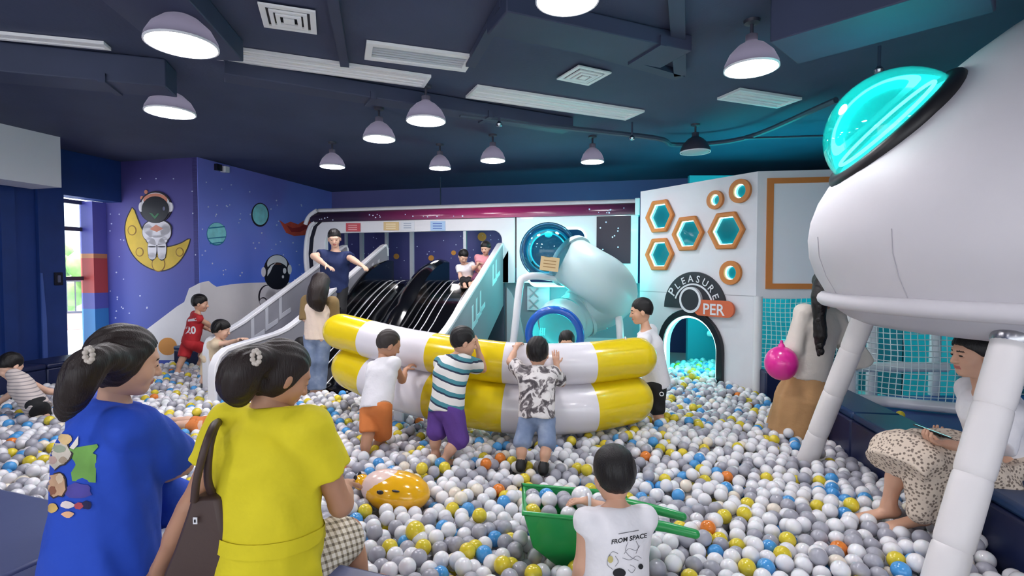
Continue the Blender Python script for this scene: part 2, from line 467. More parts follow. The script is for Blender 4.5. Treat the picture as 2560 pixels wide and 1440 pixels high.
# seated astronaut: outline shapes below, white above
AST = [(epx(394, 572, 34, 22), M_mw), (epx(371, 580, 13, 20), M_mw), (epx(416, 580, 13, 20), M_mw), (epx(394, 600, 26, 13), M_mw),
       (epx(382, 622, 11, 27), M_mw), (epx(406, 622, 11, 27), M_mw), (epx(382, 640, 9, 9), M_mw), (epx(406, 640, 9, 9), M_mw)]
for uv, m in AST:
    c = np.mean(uv, axis=0); decal(WM, [tuple(c + (np.array(p) - c) * 1.10 + 0) for p in uv], 4, M_out, 'suit_outline', wm)
for uv, m in AST: decal(WM, uv, 5, m, 'suit_panel', wm)
decal(WM, [(376, 573), (392, 562), (410, 572), (394, 580)], 6, M_pk, 'chest_patch', wm)
decal(WM, epx(382, 617, 10, 1.6), 6, M_out, 'suit_crease', wm); decal(WM, epx(406, 617, 10, 1.6), 6, M_out, 'suit_crease', wm)
decal(WM, epx(391, 518, 41, 40), 6, M_out, 'helmet_outline', wm); decal(WM, epx(391, 517, 37, 35), 7, M_mw, 'helmet', wm)
decal(WM, epx(391, 500, 30, 16), 8, M_pk, 'helmet_stripe', wm)
for x in (355, 428): decal(WM, epx(x, 518, 6, 12), 7, M_mw, 'ear_cap', wm)
decal(WM, epx(391, 524, 34, 33), 9, M_hel, 'visor', wm)
decal(WM, [(376, 532), (384, 534), (390, 541), (398, 533), (401, 535), (391, 548), (384, 541)], 10, M_grn, 'visor_reflection', wm)
decal(WM, epx(413, 522, 3, 5), 10, mat('visor_glint', (120, 120, 150), .5), 'visor_glint', wm)
for (x, y) in ((366, 480), (356, 495)): decal(WM, epx(x, y, 4, 5), 4, M_pk, 'antenna_dot', wm)
# moon ground across both walls
decal(WM, [(262, 868), (330, 848), (369, 822), (443, 766), (461, 755), (473, 721), (500, 707), (500, 900), (262, 900)], 1, M_moon, 'moon_ground', wm)
decal(WL, [(500, 707), (521, 702), (530, 710), (541, 717), (575, 711), (620, 707), (662, 706), (850, 706), (850, 900), (500, 900)], 1, M_moon, 'moon_ground', wl)
decal(WM, epx(420, 866, 23, 22), 3, M_orc, 'orange_crater', wm)
# planets, rocket flame, second astronaut on the left wall
decal(WL, epx(541, 585, 24.5, 29), 1, M_aqd, 'planet_shade', wl); decal(WL, epx(541, 584, 23.5, 27), 2, M_aq, 'striped_planet', wl)
for (y, h, w2) in ((568, 3, 20), (594, 2.5, 23), (607, 2.5, 17)): decal(WL, [(541 - w2, y + 1), (541 + w2, y - 3), (541 + w2, y - 3 + h), (541 - w2, y + 1 + h)], 3, M_aqd, 'planet_stripe', wl)
decal(WL, epx(650, 537, 22, 30), 1, M_out, 'planet_outline', wl); decal(WL, epx(650, 536, 19, 26.5), 2, M_aq, 'round_planet', wl)
decal(WL, [(698, 550), (712, 560), (726, 554), (745, 561), (770, 545), (790, 540), (790, 580), (762, 588), (735, 590), (715, 582)], 1, M_red, 'rocket_flame', wl)
decal(WL, [(716, 563), (730, 570), (748, 568), (768, 556), (776, 566), (750, 580), (728, 580)], 2, mat('mural_dark_red', (170, 44, 44), .6), 'flame_core', wl)
for (uv, m, l, nm) in ((epx(692, 677, 33, 41), M_out, 2, 'helmet_outline'), (epx(692, 660, 25, 22), M_mw, 3, 'helmet'), (epx(692, 690, 31, 34), M_hel, 4, 'visor'),
                       (epx(658, 680, 5, 12), M_mw, 5, 'ear_cap'), (epx(723, 674, 5, 12), M_mw, 5, 'ear_cap'), (epx(710, 677, 4, 7), M_mw, 6, 'visor_glint'), (epx(706, 692, 2.5, 4), M_mw, 6, 'visor_glint'),
                       ([(667, 690), (668, 676), (676, 664), (688, 657), (680, 666), (674, 680)], M_mw, 6, 'visor_shine'), (epx(667, 742, 22, 30), M_out, 2, 'suit_outline'), (epx(669, 742, 20, 28), M_mw, 3, 'suit_panel'),
                       (epx(692, 745, 30, 26), M_mw, 3, 'suit_panel'), (epx(657, 752, 9, 9), M_out, 4, 'suit_crease'), (epx(656, 754, 8, 8), M_mw, 5, 'suit_panel'), ([(686, 657), (698, 657), (704, 662), (680, 662)], M_pk, 4, 'helmet_stripe')):
    decal(WL, uv, l, m, nm, wl)
for k in range(70):
    u, v = random.uniform(275, 495), random.uniform(440, 800)
    if v > 690 and u > 380: continue
    if 310 < u < 480 and 470 < v < 690: continue
    decal(WM, epx(u, v, 1.3 + random.random() * .9, 1.3 + random.random() * .9, 6), 0.5, M_star, 'star', wm)
for k in range(60):
    u, v = random.uniform(505, 760), random.uniform(450, 700)
    if v < 420 + (u - 500) * .3: continue
    decal(WL, epx(u, v, 1.2 + random.random() * .9, 1.4 + random.random() * .9, 6), 0.5, M_star, 'star', wl)
# small camera on the left wall
cmx = thing('security_camera', 'small white box camera high on the purple blue wall', 'camera', WL.at(*WL.inv(556, 424)))
ca, cz = WL.inv(556, 424)
MB().box(WL.at(ca, cz, .05), (.1, .1, .1), (WL.X, WL.N, UP)).build('housing', M_white, cmx, bevel=.01)
MB().box(WL.at(ca - .12, cz + .01, .03), (.1, .06, .1), (WL.X, WL.N, UP)).build('bracket', M_dark, cmx)

# white bulkhead box hanging at far left
bx = MB(); c0 = px(152, 400, 6.8)
bp = Plane(c0[:2] - 5 * E2[:2], c0[:2])
slab(bp, [(0, 2.63), (5, 2.63), (5, CEIL), (0, CEIL)], 0, -.5, mb=bx)
struct(bx.build('trim_bulkhead', mat('bulkhead_white', (232, 234, 240), .6)))

# ------------------------------------------------------------------ ceiling ducts, beams, pipes
def ceil_quad(name, uvs, z0, z1, m, label, cat, group=None, th=None):
    P = [pz(u, v, z0) for u, v in uvs]
    o = MB().prism(P, (0, 0, z1 - z0)).build(name, m)
    return tag(o, label, cat, group)
def duct(name, uv0, uv1, width, z0, label, h=None, group='dark ducts on the ceiling'):
    a, b = pz(*uv0, z0), pz(*uv1, z0); d = nrm(b - a); s = np.cross(d, UP) * width / 2
    t = thing(name, label, 'duct', (a + b) / 2, group)
    MB().prism([a - s, b - s, b + s, a + s], (0, 0, CEIL - .005 - z0 if h is None else h)).build('casing', M_duct, t, bevel=.01)
    L = np.linalg.norm(b - a)
    for k in range(1, int(L / 1.2) + 1):
        c = a + d * min(L - .05, k * 1.2)
        MB().box(c + UP * (.02), (.05, width + .04, .07), (d, np.cross(UP, d), UP)).build('flange', M_duct, t)
    return t
duct('air_duct', (-200, 175), (430, 232), .30, 3.05, 'dark duct running above the left lamps near the white bulkhead')
duct('air_duct', (1960, 135), (2480, -12), .5, 2.98, 'wide dark teal lit duct above the flying saucer')
duct('air_duct', (300, -60), (520, 150), .5, 3.12, 'dark duct crossing beside the big left lamp')
duct('air_duct', (560, 196), (1420, 330), .22, 3.14, 'long dark duct below the white slot diffusers')
duct('air_duct', (1240, 60), (1690, 150), .35, 3.16, 'dark duct beside the small square vent')
for (a_, b_, w_, lb) in (((826, -30), (862, 168), .07, 'narrow dark cable tray between the square and rectangular vents'), ((1262, 20), (1176, 168), .08, 'narrow dark cable tray right of the return grille'),
                         ((1400, 110), (1700, 196), .10, 'dark cable tray beside the right square vent'), ((1690, -20), (1700, 190), .10, 'dark cable tray left of the right pendant lamp')):
    p_, q_ = pz(*a_, CEIL - .05), pz(*b_, CEIL - .05); d_ = nrm(q_ - p_)
    tag(MB().box((p_ + q_) / 2 + UP * .024, (np.linalg.norm(q_ - p_), w_, .05), (d_, np.cross(UP, d_), UP)).build('cable_tray', M_duct), lb, 'cable tray', 'cable trays on the ceiling')
def pipe(name, pts, r, label, z=None):
    o = MB().tube(catmull(pts, 5), r, 8).build(name, mat('pipe_paint', (66, 78, 98), .45))
    return tag(o, label, 'pipe')
pipe('ceiling_pipe', [pz(0, 193, 3.1), pz(200, 208, 3.1), pz(395, 228, 3.1), pz(402, 205, 3.22)], .018, 'thin grey pipe under the left ceiling with a bent end')
pipe('ceiling_pipe', [pz(1150, 285, 3.15), pz(1400, 318, 3.15), pz(1640, 345, 3.15), pz(1690, 362, 3.15), pz(1860, 346, 3.15), pz(2090, 250, 3.15)], .03, 'dark bent pipe running under the ceiling above the unlit lamp')
pipe('ceiling_pipe', [pz(1860, 346, 3.12), pz(2060, 340, 3.12)], .015, 'short thin pipe near the glass dome')
for k, (u, v, lb) in enumerate(((1580, 345, 'small sprinkler hanging under the bent ceiling pipe'), (1248, 310, 'small pale sensor on the dark ceiling above the far lamps'), (2197, 175, 'tiny spotlight under the wide right duct'))):
    p = pz(u, v, 3.08); t = thing('sprinkler', lb, 'sprinkler', p)
    MB().tube([p + UP * .18, p], .012, 8).build('stem', M_duct, t)
    MB().lathe([(0.001, -.03), (.03, -.02), (.035, 0), (.012, .03), (.001, .03)], p, 12).build('head', M_steel, t)

# vents and diffusers: quads given by their photo corners on the ceiling plane
M_vent = mat('vent_white', (246, 246, 248), .5); M_ventg = mat('vent_grey', (206, 210, 216), .55)
def vent_frame(uvs):
    P = [pz(u, v, CEIL - .004) for u, v in uvs]
    c = sum(P) / 4; X = nrm((P[1] - P[0]) + (P[2] - P[3])); Y = nrm(np.cross(UP, X))
    L = (np.linalg.norm(P[1] - P[0]) + np.linalg.norm(P[2] - P[3])) / 2; W = (np.linalg.norm(P[3] - P[0]) + np.linalg.norm(P[2] - P[1])) / 2
    return c, X, Y, L, W
def slot_diffuser(uvs, label, grille=False):
    c, X, Y, L, W = vent_frame(uvs); t = thing('slot_diffuser', label, 'air vent', c)
    f = MB(); fw = .03 if not grille else .05
    for s in (-1, 1):
        f.box(c + Y * s * (W / 2 - fw / 2) - UP * .012, (L, fw, .024), (X, Y, UP)); f.box(c + X * s * (L / 2 - fw / 2) - UP * .012, (fw, W - 2 * fw, .024), (X, Y, UP))
    f.build('frame', M_vent, t)
    MB().box(c - UP * .002, (L - 2 * fw, W - 2 * fw, .004), (X, Y, UP)).build('backing', M_ventg if grille else M_vent, t)
    n = 5 if grille else 3
    for k in range(n):
        MB().box(c + Y * ((k + .5) / n - .5) * (W - 2 * fw) - UP * .011, (L - 2 * fw, .012, .012), (X, Y, UP)).build('slat', M_ventg if grille else M_vent, t)
slot_diffuser([(530, 108), (1078, 186), (1060, 214), (530, 140)], 'long white slot diffuser beside the big left pendant lamp')
slot_diffuser([(1187, 210), (1605, 274), (1570, 297), (1170, 240)], 'long white slot diffuser with a cyan tinge right of centre')
slot_diffuser([(915, 99), (1186, 136), (1165, 174), (912, 142)], 'white framed rectangular return grille on the dark ceiling', True)
slot_diffuser([(1850, 220), (2003, 242), (1945, 267), (1793, 243)], 'pale cyan lit ceiling panel below the right pendant lamp')
slot_diffuser([(-60, 72), (255, 103), (282, 119), (-60, 86)], 'pinkish slot diffuser at the far left of the ceiling')
def square_vent(uvs, label):
    c, X, Y, L, W = vent_frame(uvs); t = thing('square_diffuser', label, 'air vent', c, 'four way ceiling diffusers')
    S = (L + W) / 2
    MB().box(c - UP * .004, (S * .9, S * .9, .006), (X, Y, UP)).build('backing', M_dark, t)
    for k, q in enumerate((1.0, .68, .46)):
        o = S * q / 2; i = o - S * (.11 if k == 0 else .075); z0 = -.01 - .006 * k; m = MB()
        m.prism([c + X * a * o + Y * b * o + UP * z0 for a, b in ((-1, -1), (1, -1), (1, 1), (-1, 1))], (0, 0, -.012), [[c + X * a * i + Y * b * i + UP * z0 for a, b in ((-1, -1), (1, -1), (1, 1), (-1, 1))]])
        m.build('louvre', M_vent, t)
    MB().box(c - UP * .03, (S * .2, S * .2, .012), (X, Y, UP)).build('centre_plate', M_vent, t)
square_vent([(652, -2), (778, 16), (787, 82), (668, 64)], 'square white four way diffuser at the top left of the ceiling')
square_vent([(1440, 157), (1520, 175), (1478, 210), (1400, 195)], 'square white four way diffuser right of the return grille')

# ------------------------------------------------------------------ pendant lamps
M_shade = mat('lamp_shade_smoke', (58, 58, 74), .5)
def smoke():
    nt = M_shade.node_tree; b = nt.nodes['Principled BSDF']; o = nt.nodes['Material Output']
    t = nt.nodes.new('ShaderNodeBsdfTranslucent'); t.inputs[0].default_value = (.0028, .0026, .0036, 1)
    a = nt.nodes.new('ShaderNodeAddShader'); nt.links.new(b.outputs[0], a.inputs[0]); nt.links.new(t.outputs[0], a.inputs[1]); nt.links.new(a.outputs[0], o.inputs[0])
smoke(); M_shin = mat('lamp_inner_white', (240, 240, 245), .5)
M_diff = emis('lamp_diffuser', (1.0, .97, 1.0), LAMP_POWER)
M_off = mat('lamp_diffuser_off', (180, 190, 195), .4)
def lamp(u, v, z, D, label, lit=True, xyz=None):
    p = pz(u, v, z) if xyz is None else np.array(xyz); R = D / 2
    t = thing('pendant_lamp', label, 'lamp', p, 'pendant lamps under the ceiling')
    MB().lathe([(R, 0), (R * .97, .035), (R * .80, .10), (R * .5, .155), (R * .26, .18), (.04, .19), (.04, .23), (.001, .23)], p, 32).build('shade', M_shade, t)
    MB().lathe([(R * 1.0, -.004), (R * 1.0, .008), (R * .95, .008), (R * .95, -.004), (R * 1.0, -.004)], p, 32).build('rim', M_shin, t)
    MB().lathe([(.001, -.012), (R * .55, -.010), (R * .86, .0), (R * .93, .012), (R * .5, .10), (.001, .12)], p, 32).build('diffuser', M_diff if lit else M_off, t)
    MB().tube([p + UP * .22, (p[0], p[1], CEIL)], .012, 8).build('rod', M_shade, t)
    MB().lathe([(.001, -.03), (.05, -.02), (.055, 0)], (p[0], p[1], CEIL), 16).build('ceiling_cup', M_shade, t)
LAMPS = [(455, 113, .41, 'largest glowing pendant lamp at the upper left'), (426, 282, .40, 'lit pendant lamp below the big left lamp'), (1065, 303, .37, 'bright pendant lamp near the middle of the ceiling'),
         (948, 348, .34, 'lit pendant lamp left of and behind the middle one'), (831, 417, .33, 'lit pendant lamp nearest the purple blue wall'), (1100, 421, .30, 'farthest small pendant lamp in the middle of the back'),
         (1232, 402, .32, 'small lit pendant lamp right of the farthest one'), (1481, 405, .30, 'small lit pendant lamp above the tube slide'), (1878, 172, .36, 'lit pendant lamp left of the glass dome'),
         (1418, 2, .33, 'glowing pendant lamp cut by the top edge of the picture')]
for (u, v, D, lb) in LAMPS: lamp(u, v, 2.95, D, lb)
lamp(1738, 381, 2.95, .35, 'unlit pendant lamp tinted cyan above the hexagon windows', lit=False)
for k, (x, y) in enumerate(((-2.6, .6), (1.6, .2), (-.6, -2.2), (3.4, -2.0), (-3.6, -3.4))):  # unseen lamps added behind the viewer for more ambient light
    lamp(0, 0, 0, .36, 'unseen pendant lamp added behind the viewer for ambient light', xyz=(x, y, 2.95))

# ------------------------------------------------------------------ padded pit edges
def pad_wall(name, label, p, q, t, z, top=M_padtop, seg=1.2):
    """padded low wall from p to q (inner edge), thickness t to the left of p->q"""
    p = np.array([*p, 0.]); q = np.array([*q, 0.]); d = nrm(q - p); s = np.array([-d[1], d[0], 0]); L = np.linalg.norm(q - p)
    o = thing(name, label, 'padded bench', (p + q) / 2)
    n = max(1, int(round(L / seg)))
    for k in range(n):
        a = p + d * (L * k / n + .004); b = p + d * (L * (k + 1) / n - .004); c = (a + b) / 2 + s * t / 2; l = np.linalg.norm(b - a)
        MB().box(c + UP * (z - .06) / 2, (l, t - .02, z - .06), (d, s, UP)).build('base_pad', M_pad, o, bevel=.015)
        MB().box(c + UP * (z - .03), (l, t, .06), (d, s, UP)).build('seat_pad', top, o, bevel=.02)
    return o
pad_wall('padded_bench', 'slate blue padded bench edge the two seated women sit on', (-4.3, 3.2), (-.36, 1.83), -.50, .45)
pad_wall('padded_bench', 'navy padded wall along the right side of the pit', (2.12, 1.2), (2.80, 5.25), -.34, .48, mat('navy_vinyl_top', (26, 60, 104), .38))
pad_wall('padded_bench', 'navy padded ledge at the foot of the moon mural', (-5.1, 7.78), (-3.35, 7.36), .2, .42, mat('navy_vinyl_top', (26, 60, 104)))
pad_wall('padded_bench', 'navy padded ledge below the doorway at the left', (-5.75, 4.7), (-5.12, 7.40), .5, .46, M_pad)
# mat platform right of the divider
tag(MB().prism([(2.55, 1.0, 0), (7.2, 1.0, 0), (7.2, 5.2, 0), (3.18, 5.2, 0)], (0, 0, .3)).build('play_platform', M_mat, bevel=.02), 'blue padded platform behind the navy wall on the right', 'platform')
# ================================================================== WHITE PLAYHOUSE WALL (hexagons, arch, sign)
aL, _ = WA.inv(1662, 900); aR, _ = WA.inv(1796, 900); atop = WA.inv(1722, 789)[1]
ac = (aL + aR) / 2; ar = (aR - aL) / 2
def arch(g, n=18, z0=0.0):
    r = ar + g; zs = atop - ar
    return [(ac - r, z0)] + [(ac - r * math.cos(math.pi * i / n), zs + (ar + g) * math.sin(math.pi * i / n)) for i in range(n + 1)] + [(ac + r, z0)]
HEX = [(1652, 541, 40), (1722, 584, 42.5), (1818, 577, 46), (1651, 636, 40)]
CIR = [(1791, 500, 23.5, 'small'), (1853, 478, 30, 'upper'), (1829, 682, 30, 'lower')]
def hexa(c, R): return [(c[0] + R * math.cos(math.pi / 3 * i), c[1] + R * math.sin(math.pi / 3 * i)) for i in range(6)]
hexes = []; circs = []
for (u, v, hh) in HEX:
    c = WA.inv(u, v); R = abs(WA.inv(u, v - hh)[1] - c[1]) / math.sin(math.pi / 3); hexes.append((c, R))
for (u, v, hh, nm) in CIR:
    c = WA.inv(u, v); R = abs(WA.inv(u, v - hh)[1] - c[1]); circs.append((c, R, nm))
topL = 2.67
holes = [list(reversed(arch(0, z0=.02))) for _ in (0,)] + [hexa(c, R * .76) for c, R in hexes] + [circ(24, R * .60, *c) for c, R, n_ in circs]
m = MB(); slab(WA, [(0, 0), (WA.L, 0), (WA.L, topL), (0, topL)], 0, -.10, holes=holes, mb=m)
wa = struct(m.build('wall_playhouse', M_white, smooth=0))
zs = WA.inv(1740, 734)[1]
slab(WA, [(0, zs - .004), (WA.L, zs - .004), (WA.L, zs + .004), (0, zs + .004)], 0, .002).build('panel_seam', mat('seam_grey', (170, 170, 178), .6), wa)
hn = ['upper left', 'middle', 'largest right hand', 'lower left']
M_pane = mat('teal_pane_glow', (16, 100, 114), .08, coat=.5, emit=(.01, .30, .34), es=.12)  # faint emission stands in for backlight through the panes
for k, (c, R) in enumerate(hexes):
    t = thing('hexagon_window', '%s of the four glowing orange framed hexagon windows' % hn[k], 'window', WA.at(*c), 'hexagon windows in the white wall')
    slab(WA, hexa(c, R), 0, .045, holes=[hexa(c, R * .74)]).build('frame', M_orange, t, bevel=.014)
    MB().tube([WA.at(a, z, -.004) for a, z in hexa(c, R * .73)], .0075, 6, closed=True).build('led_strip', M_led, t)
    slab(WA, hexa(c, R * .76), -.03, .008).build('pane', M_pane, t)
for k, (c, R, nm) in enumerate(circs):
    t = thing('porthole', '%s round orange framed porthole glowing cyan' % {'small': 'smallest', 'upper': 'top right', 'lower': 'lowest'}[nm], 'window', WA.at(*c), 'round portholes in the white wall')
    slab(WA, circ(32, R, *c), 0, .04, holes=[circ(32, R * .58, *c)]).build('frame', M_orange, t, bevel=.012)
    MB().tube([WA.at(a, z, -.004) for a, z in circ(24, R * .565, *c)], .0075, 6, closed=True).build('led_strip', M_led, t)
    slab(WA, circ(24, R * .60, *c), -.03, .008).build('pane', M_pane, t)
# arched doorway
t = thing('arched_doorway', 'black padded arch with cyan light strip into the playhouse', 'doorway', WA.at(ac, 0))
fr = MB(); o_ = arch(.085); i_ = arch(0)
fr.prism([WA.at(a, z, 0) for a, z in o_ + list(reversed(i_))], WA.N * .05)
fr.build('arch_frame', M_dark, t, bevel=.01)
st = [WA.at(a, z, .01) for a, z in arch(-.012, z0=.16)]
MB().tube(st, .014, 8).build('light_strip', M_led, t)

# sign above the arch
cs = WA.inv(1737, 772); RS = .47
sg = thing('arch_sign', 'round dark sign reading PLEASURE with orange PER tab above the arch', 'sign', WA.at(*cs))
M_sgn = mat('sign_charcoal', (44, 44, 52), .5)
half = [(cs[0] + RS * math.cos(math.radians(a)), cs[1] + RS * math.sin(math.radians(a))) for a in np.linspace(0, 180, 41)]
slab(WA, half, 0, .035).build('sign_board', M_sgn, sg, smooth=30)
def arcband(c, r0, r1, a0, a1, n=30):
    return [(c[0] + r1 * math.cos(math.radians(a)), c[1] + r1 * math.sin(math.radians(a))) for a in np.linspace(a0, a1, n)] + \
           [(c[0] + r0 * math.cos(math.radians(a)), c[1] + r0 * math.sin(math.radians(a))) for a in np.linspace(a1, a0, n)]
ci = (cs[0] - .02, cs[1] + .115)
slab(WA, arcband((cs[0], cs[1] + .02), RS * .60, RS * .645, 12, 160), .035, .008).build('arc_line', M_white, sg)
pill = rrect(ci[0] + .05, cs[0] + .60, cs[1] - .075, cs[1] + .125, .098, 8)
slab(WA, pill, .036, .03).build('orange_tab', mat('sign_orange', (214, 104, 66), .5), sg, bevel=.006)
slab(WA, circ(36, .165, *ci), .036, .04, holes=[circ(36, .135, *ci)]).build('ring', M_white, sg)
slab(WA, circ(36, .137, *ci), .036, .036).build('hub', M_sgn, sg)
word = 'PLEASURE'
for i, ch in enumerate(word):
    ang = 150 - i * 18.0; sz = .17 if i == 0 else .125
    V, Fc = text2d(ch, sz, .012); xs = [p[0] for p in V]; xm = (min(xs) + max(xs)) / 2
    a = math.radians(ang); rr = RS * .685; th = a - math.pi / 2
    mb = MB(); P = []
    for (x, y) in V:
        x -= xm; X = x * math.cos(th) - y * math.sin(th); Y = x * math.sin(th) + y * math.cos(th)
        P.append(WA.at(cs[0] + rr * math.cos(a) + X, cs[1] + .02 + rr * math.sin(a) + Y, .042))
    mb.add(P, Fc); mb.build('letter', M_white, sg, smooth=0)
V, Fc = text2d('PER', .19, .015)
x0 = ci[0] + .19
for ch_i in (0,): MB().add([WA.at(x0 + x, cs[1] - .05 + y, .07) for x, y in V], Fc).build('tab_lettering', M_white, sg, smooth=0)

# interior behind the white wall
inb = MB(); n = -WA.N
def ins(a, off, z): return WA.at(a, z, -off)
M_inner = mat('playhouse_inner_wall', (46, 96, 112), .6)
inn = MB()
inn.box(WA.at(.9, 1.3, -1.9), (3.2, .05, 2.6), (WA.X, WA.N, UP))
struct(inn.build('wall_inner', M_inner))
pf = thing('inner_pipe_frame', 'white padded pipe frame inside the arched doorway', 'frame', WA.at(ac, 0, -1.0))
for (a0, z0, a1, z1, off) in ((ac - .55, .62, ac + .9, .62, 1.1), (ac + .12, .2, ac + .12, 2.4, 1.12), (ac + .45, .2, ac + .45, 2.4, 1.3), (ac - .5, 1.3, ac + .9, 1.3, 1.2)):
    MB().tube([WA.at(a0, z0, -off), WA.at(a1, z1, -off)], .045, 10).build('pipe', M_gloss_white, pf)
light('arch_led_glow', WA.at(ac, .75, -.35), 16, LED, .15)
light('playhouse_led_glow', WA.at(.85, 1.9, -.8), 30, LED, .3)

# upper panel with orange frame, right of the hexagons
pn = thing('framed_panel', 'white board with orange border above the safety net', 'panel', WB.at(.6, 1.24))
slab(WB, [(0, 1.24), (WB.L, 1.24), (WB.L, topL), (0, topL)], 0, -.10).build('board', M_white, pn)
f0 = WB.inv(1913, 722); f1 = WB.inv(1925, 446); fx1 = 1.45
slab(WB, [(f0[0], f0[1]), (fx1, f0[1]), (fx1, f1[1]), (f0[0], f1[1])], 0, .02, holes=[[(f0[0] + .07, f0[1] + .06), (fx1 - .07, f0[1] + .06), (fx1 - .07, f1[1] - .06), (f0[0] + .07, f1[1] - .06)]]).build('border', M_orange, pn)
slab(WB, [(f0[0] + .07, f0[1] + .06), (fx1 - .07, f0[1] + .06), (fx1 - .07, f1[1] - .06), (f0[0] + .07, f1[1] - .06)], 0, .006).build('screen', mat('screen_white', (238, 240, 248), .4), pn)
for a in (0.03, 1.05):
    MB().tube([WB.at(a, 0, -.02), WB.at(a, 1.26, -.02)], .05, 12).build('post', M_gloss_white, pn)

def net(name, pl, a0, a1, z0, z1, cell, label, r=.0045):
    t = thing(name, label, 'net', pl.at((a0 + a1) / 2, z0))
    nx = int((a1 - a0) / cell); nz = int((z1 - z0) / cell); mb = MB()
    def wob(a, z): return pl.at(a + .008 * math.sin(z * 9 + a * 3), z + .008 * math.sin(a * 8 + z * 2), .012 * math.sin(a * 5) * math.sin(z * 4))
    for i in range(nx + 1): mb.tube([wob(a0 + (a1 - a0) * i / nx, z0 + (z1 - z0) * j / 10) for j in range(11)], r, 4)
    for j in range(nz + 1): mb.tube([wob(a0 + (a1 - a0) * i / 12, z0 + (z1 - z0) * j / nz) for i in range(13)], r, 4)
    o = mb.build('netting', mat('net_cord', (214, 226, 228), .6), t); o['kind'] = 'stuff'
    return t
net('safety_net', WB, .06, 1.02, .14, 1.24, .052, 'white safety net under the orange framed panel')
N2 = Plane((3.16, 4.84), (4.75, 4.02))
n2 = net('safety_net', N2, .0, N2.L, .33, 1.9, .05, 'white safety net behind the saucer leg beside the seated woman')
for (p, q) in ((N2.at(0, .36, .02), N2.at(N2.L, .36, .02)), (N2.at(0, .3, .02), N2.at(0, 1.95, .02)), (N2.at(N2.L, .3, .02), N2.at(N2.L, 1.95, .02)), (N2.at(0, 1.95, .02), N2.at(N2.L, 1.95, .02))):
    MB().tube([p, q], .05, 12).build('border_pipe', M_gloss_white, n2)
# things behind the nets
ip = thing('climbing_frame', 'cyan lit climbing frame of boxes and pipes behind the nets', 'climbing frame', (4.2, 6.2, 0))
for (c, s) in (((3.5, 7.0, .7), (1.1, .5, 1.4)), ((5.2, 5.9, .55), (.9, .8, 1.1)), ((4.6, 7.2, 1.4), (1.6, .5, .5))):
    MB().box(c, s).build('foam_block', M_teal, ip, bevel=.03)
for (p, q) in (((3.55, 5.1, .3), (3.55, 5.1, 2.4)), ((3.3, 5.0, .62), (4.2, 5.0, .62)), ((4.25, 5.2, .3), (4.25, 5.2, 2.4)), ((4.0, 6.4, 1.2), (6, 6.4, 1.2)), ((3.0, 6.6, 1.5), (4.4, 6.6, 1.5))):
    MB().tube([p, q], .05, 12).build('pipe', M_gloss_white, ip)
struct(MB().box((5.2, 8.0, 1.5), (5.0, .08, 3.0)).build('wall_play_back', M_teal))
light('net_led_glow', (4.4, 6.0, 2.1), 42, LED, .3)
light('net_led_glow', (3.5, 6.7, 1.9), 25, LED, .2)
pad = MB().box(WB.at(.3, .22, .1), (.5, .2, .44), (WB.X, WB.N, UP)).build('floor_pad', M_pad, bevel=.02); tag(pad, 'small navy pad at the foot of the safety net', 'pad')

# ================================================================== SPACESHIP FACADE + SLIDE
ship = thing('spaceship_facade', 'white spaceship front with a dark magenta band above the slides', 'play structure', FAC.at(0, 0))
W0, W1 = -1.54, 4.14
op1 = rrect(-1.15, 2.02, 1.37, 2.2, .16, 6, (0, 0, 1, 1))
op2 = rrect(2.45, 3.36, 1.30, 2.21, .14, 6)
def lp(r=.34):  # left rounded outline of the shell
    return [(W0 + .10, 1.30), (W0 + .02, 1.55), (W0, 1.85), (W0 + .03, 2.12), (W0 + .10, 2.32), (W0 + .2, 2.40)]
shell1 = [(2.235, 1.36), (2.235, 2.40)] + list(reversed(lp()))
slab(FAC, shell1, 0, -.10, holes=[op1]).build('shell_panel', M_gloss_white, ship, smooth=30, bevel=.012)
slab(FAC, [(2.26, 1.36), (W1, 1.36), (W1, 2.40), (2.26, 2.40)], 0, -.10, holes=[op2]).build('shell_panel', M_gloss_white, ship, smooth=30, bevel=.012)
slab(FAC, [(2.225, 1.6), (2.27, 1.6), (2.27, 2.40), (2.225, 2.40)], -.09, .02).build('seam', mat('seam_maroon', (70, 30, 50), .5), ship)
# black stripe along the rounded left end
ls = lp(); st = [(a + .07, z) for a, z in ls] + [(a + .14, z) for a, z in reversed(ls)]
slab(FAC, st, 0, .012).build('end_stripe', M_dark, ship)
# top band: bulging extrusion with galaxy colours
def bandmat(nt, tc):
    sp = nt.nodes.new('ShaderNodeVectorMath'); sp.operation = 'DOT_PRODUCT'; sp.inputs[1].default_value = tuple(E1)
    nt.links.new(tc.outputs['Object'], sp.inputs[0])
    mr = nt.nodes.new('ShaderNodeMapRange'); o = float(np.array([*O2, 0]) @ E1); mr.inputs['From Min'].default_value = o + W0; mr.inputs['From Max'].default_value = o + W1
    nt.links.new(sp.outputs['Value'], mr.inputs['Value'])
    return ramp(nt, mr.outputs['Result'], [(0, (38, 30, 48)), (.18, (52, 34, 60)), (.42, (140, 48, 96)), (.62, (176, 44, 104)), (.8, (130, 46, 92)), (1, (56, 36, 56))])
M_band = ramp_mat('galaxy_band', bandmat, .18)
def extr(prof, a0, a1, name, m, parent):
    mb = MB(); mb.prism([FAC.at(a0, z, off) for off, z in prof], FAC.X * (a1 - a0)); return mb.build(name, m, parent, smooth=50)
extr([(-.2, 2.40), (.03, 2.40), (.035, 2.46), (.02, 2.53), (-.03, 2.575), (-.2, 2.575)], W0 + .12, W1 - .03, 'galaxy_band', M_band, ship)
extr([(-.5, 2.56), (-.025, 2.575), (-.03, 2.61), (-.07, 2.64), (-.5, 2.66)], W0 + .22, W1, 'roof_edge', M_gloss_white, ship)
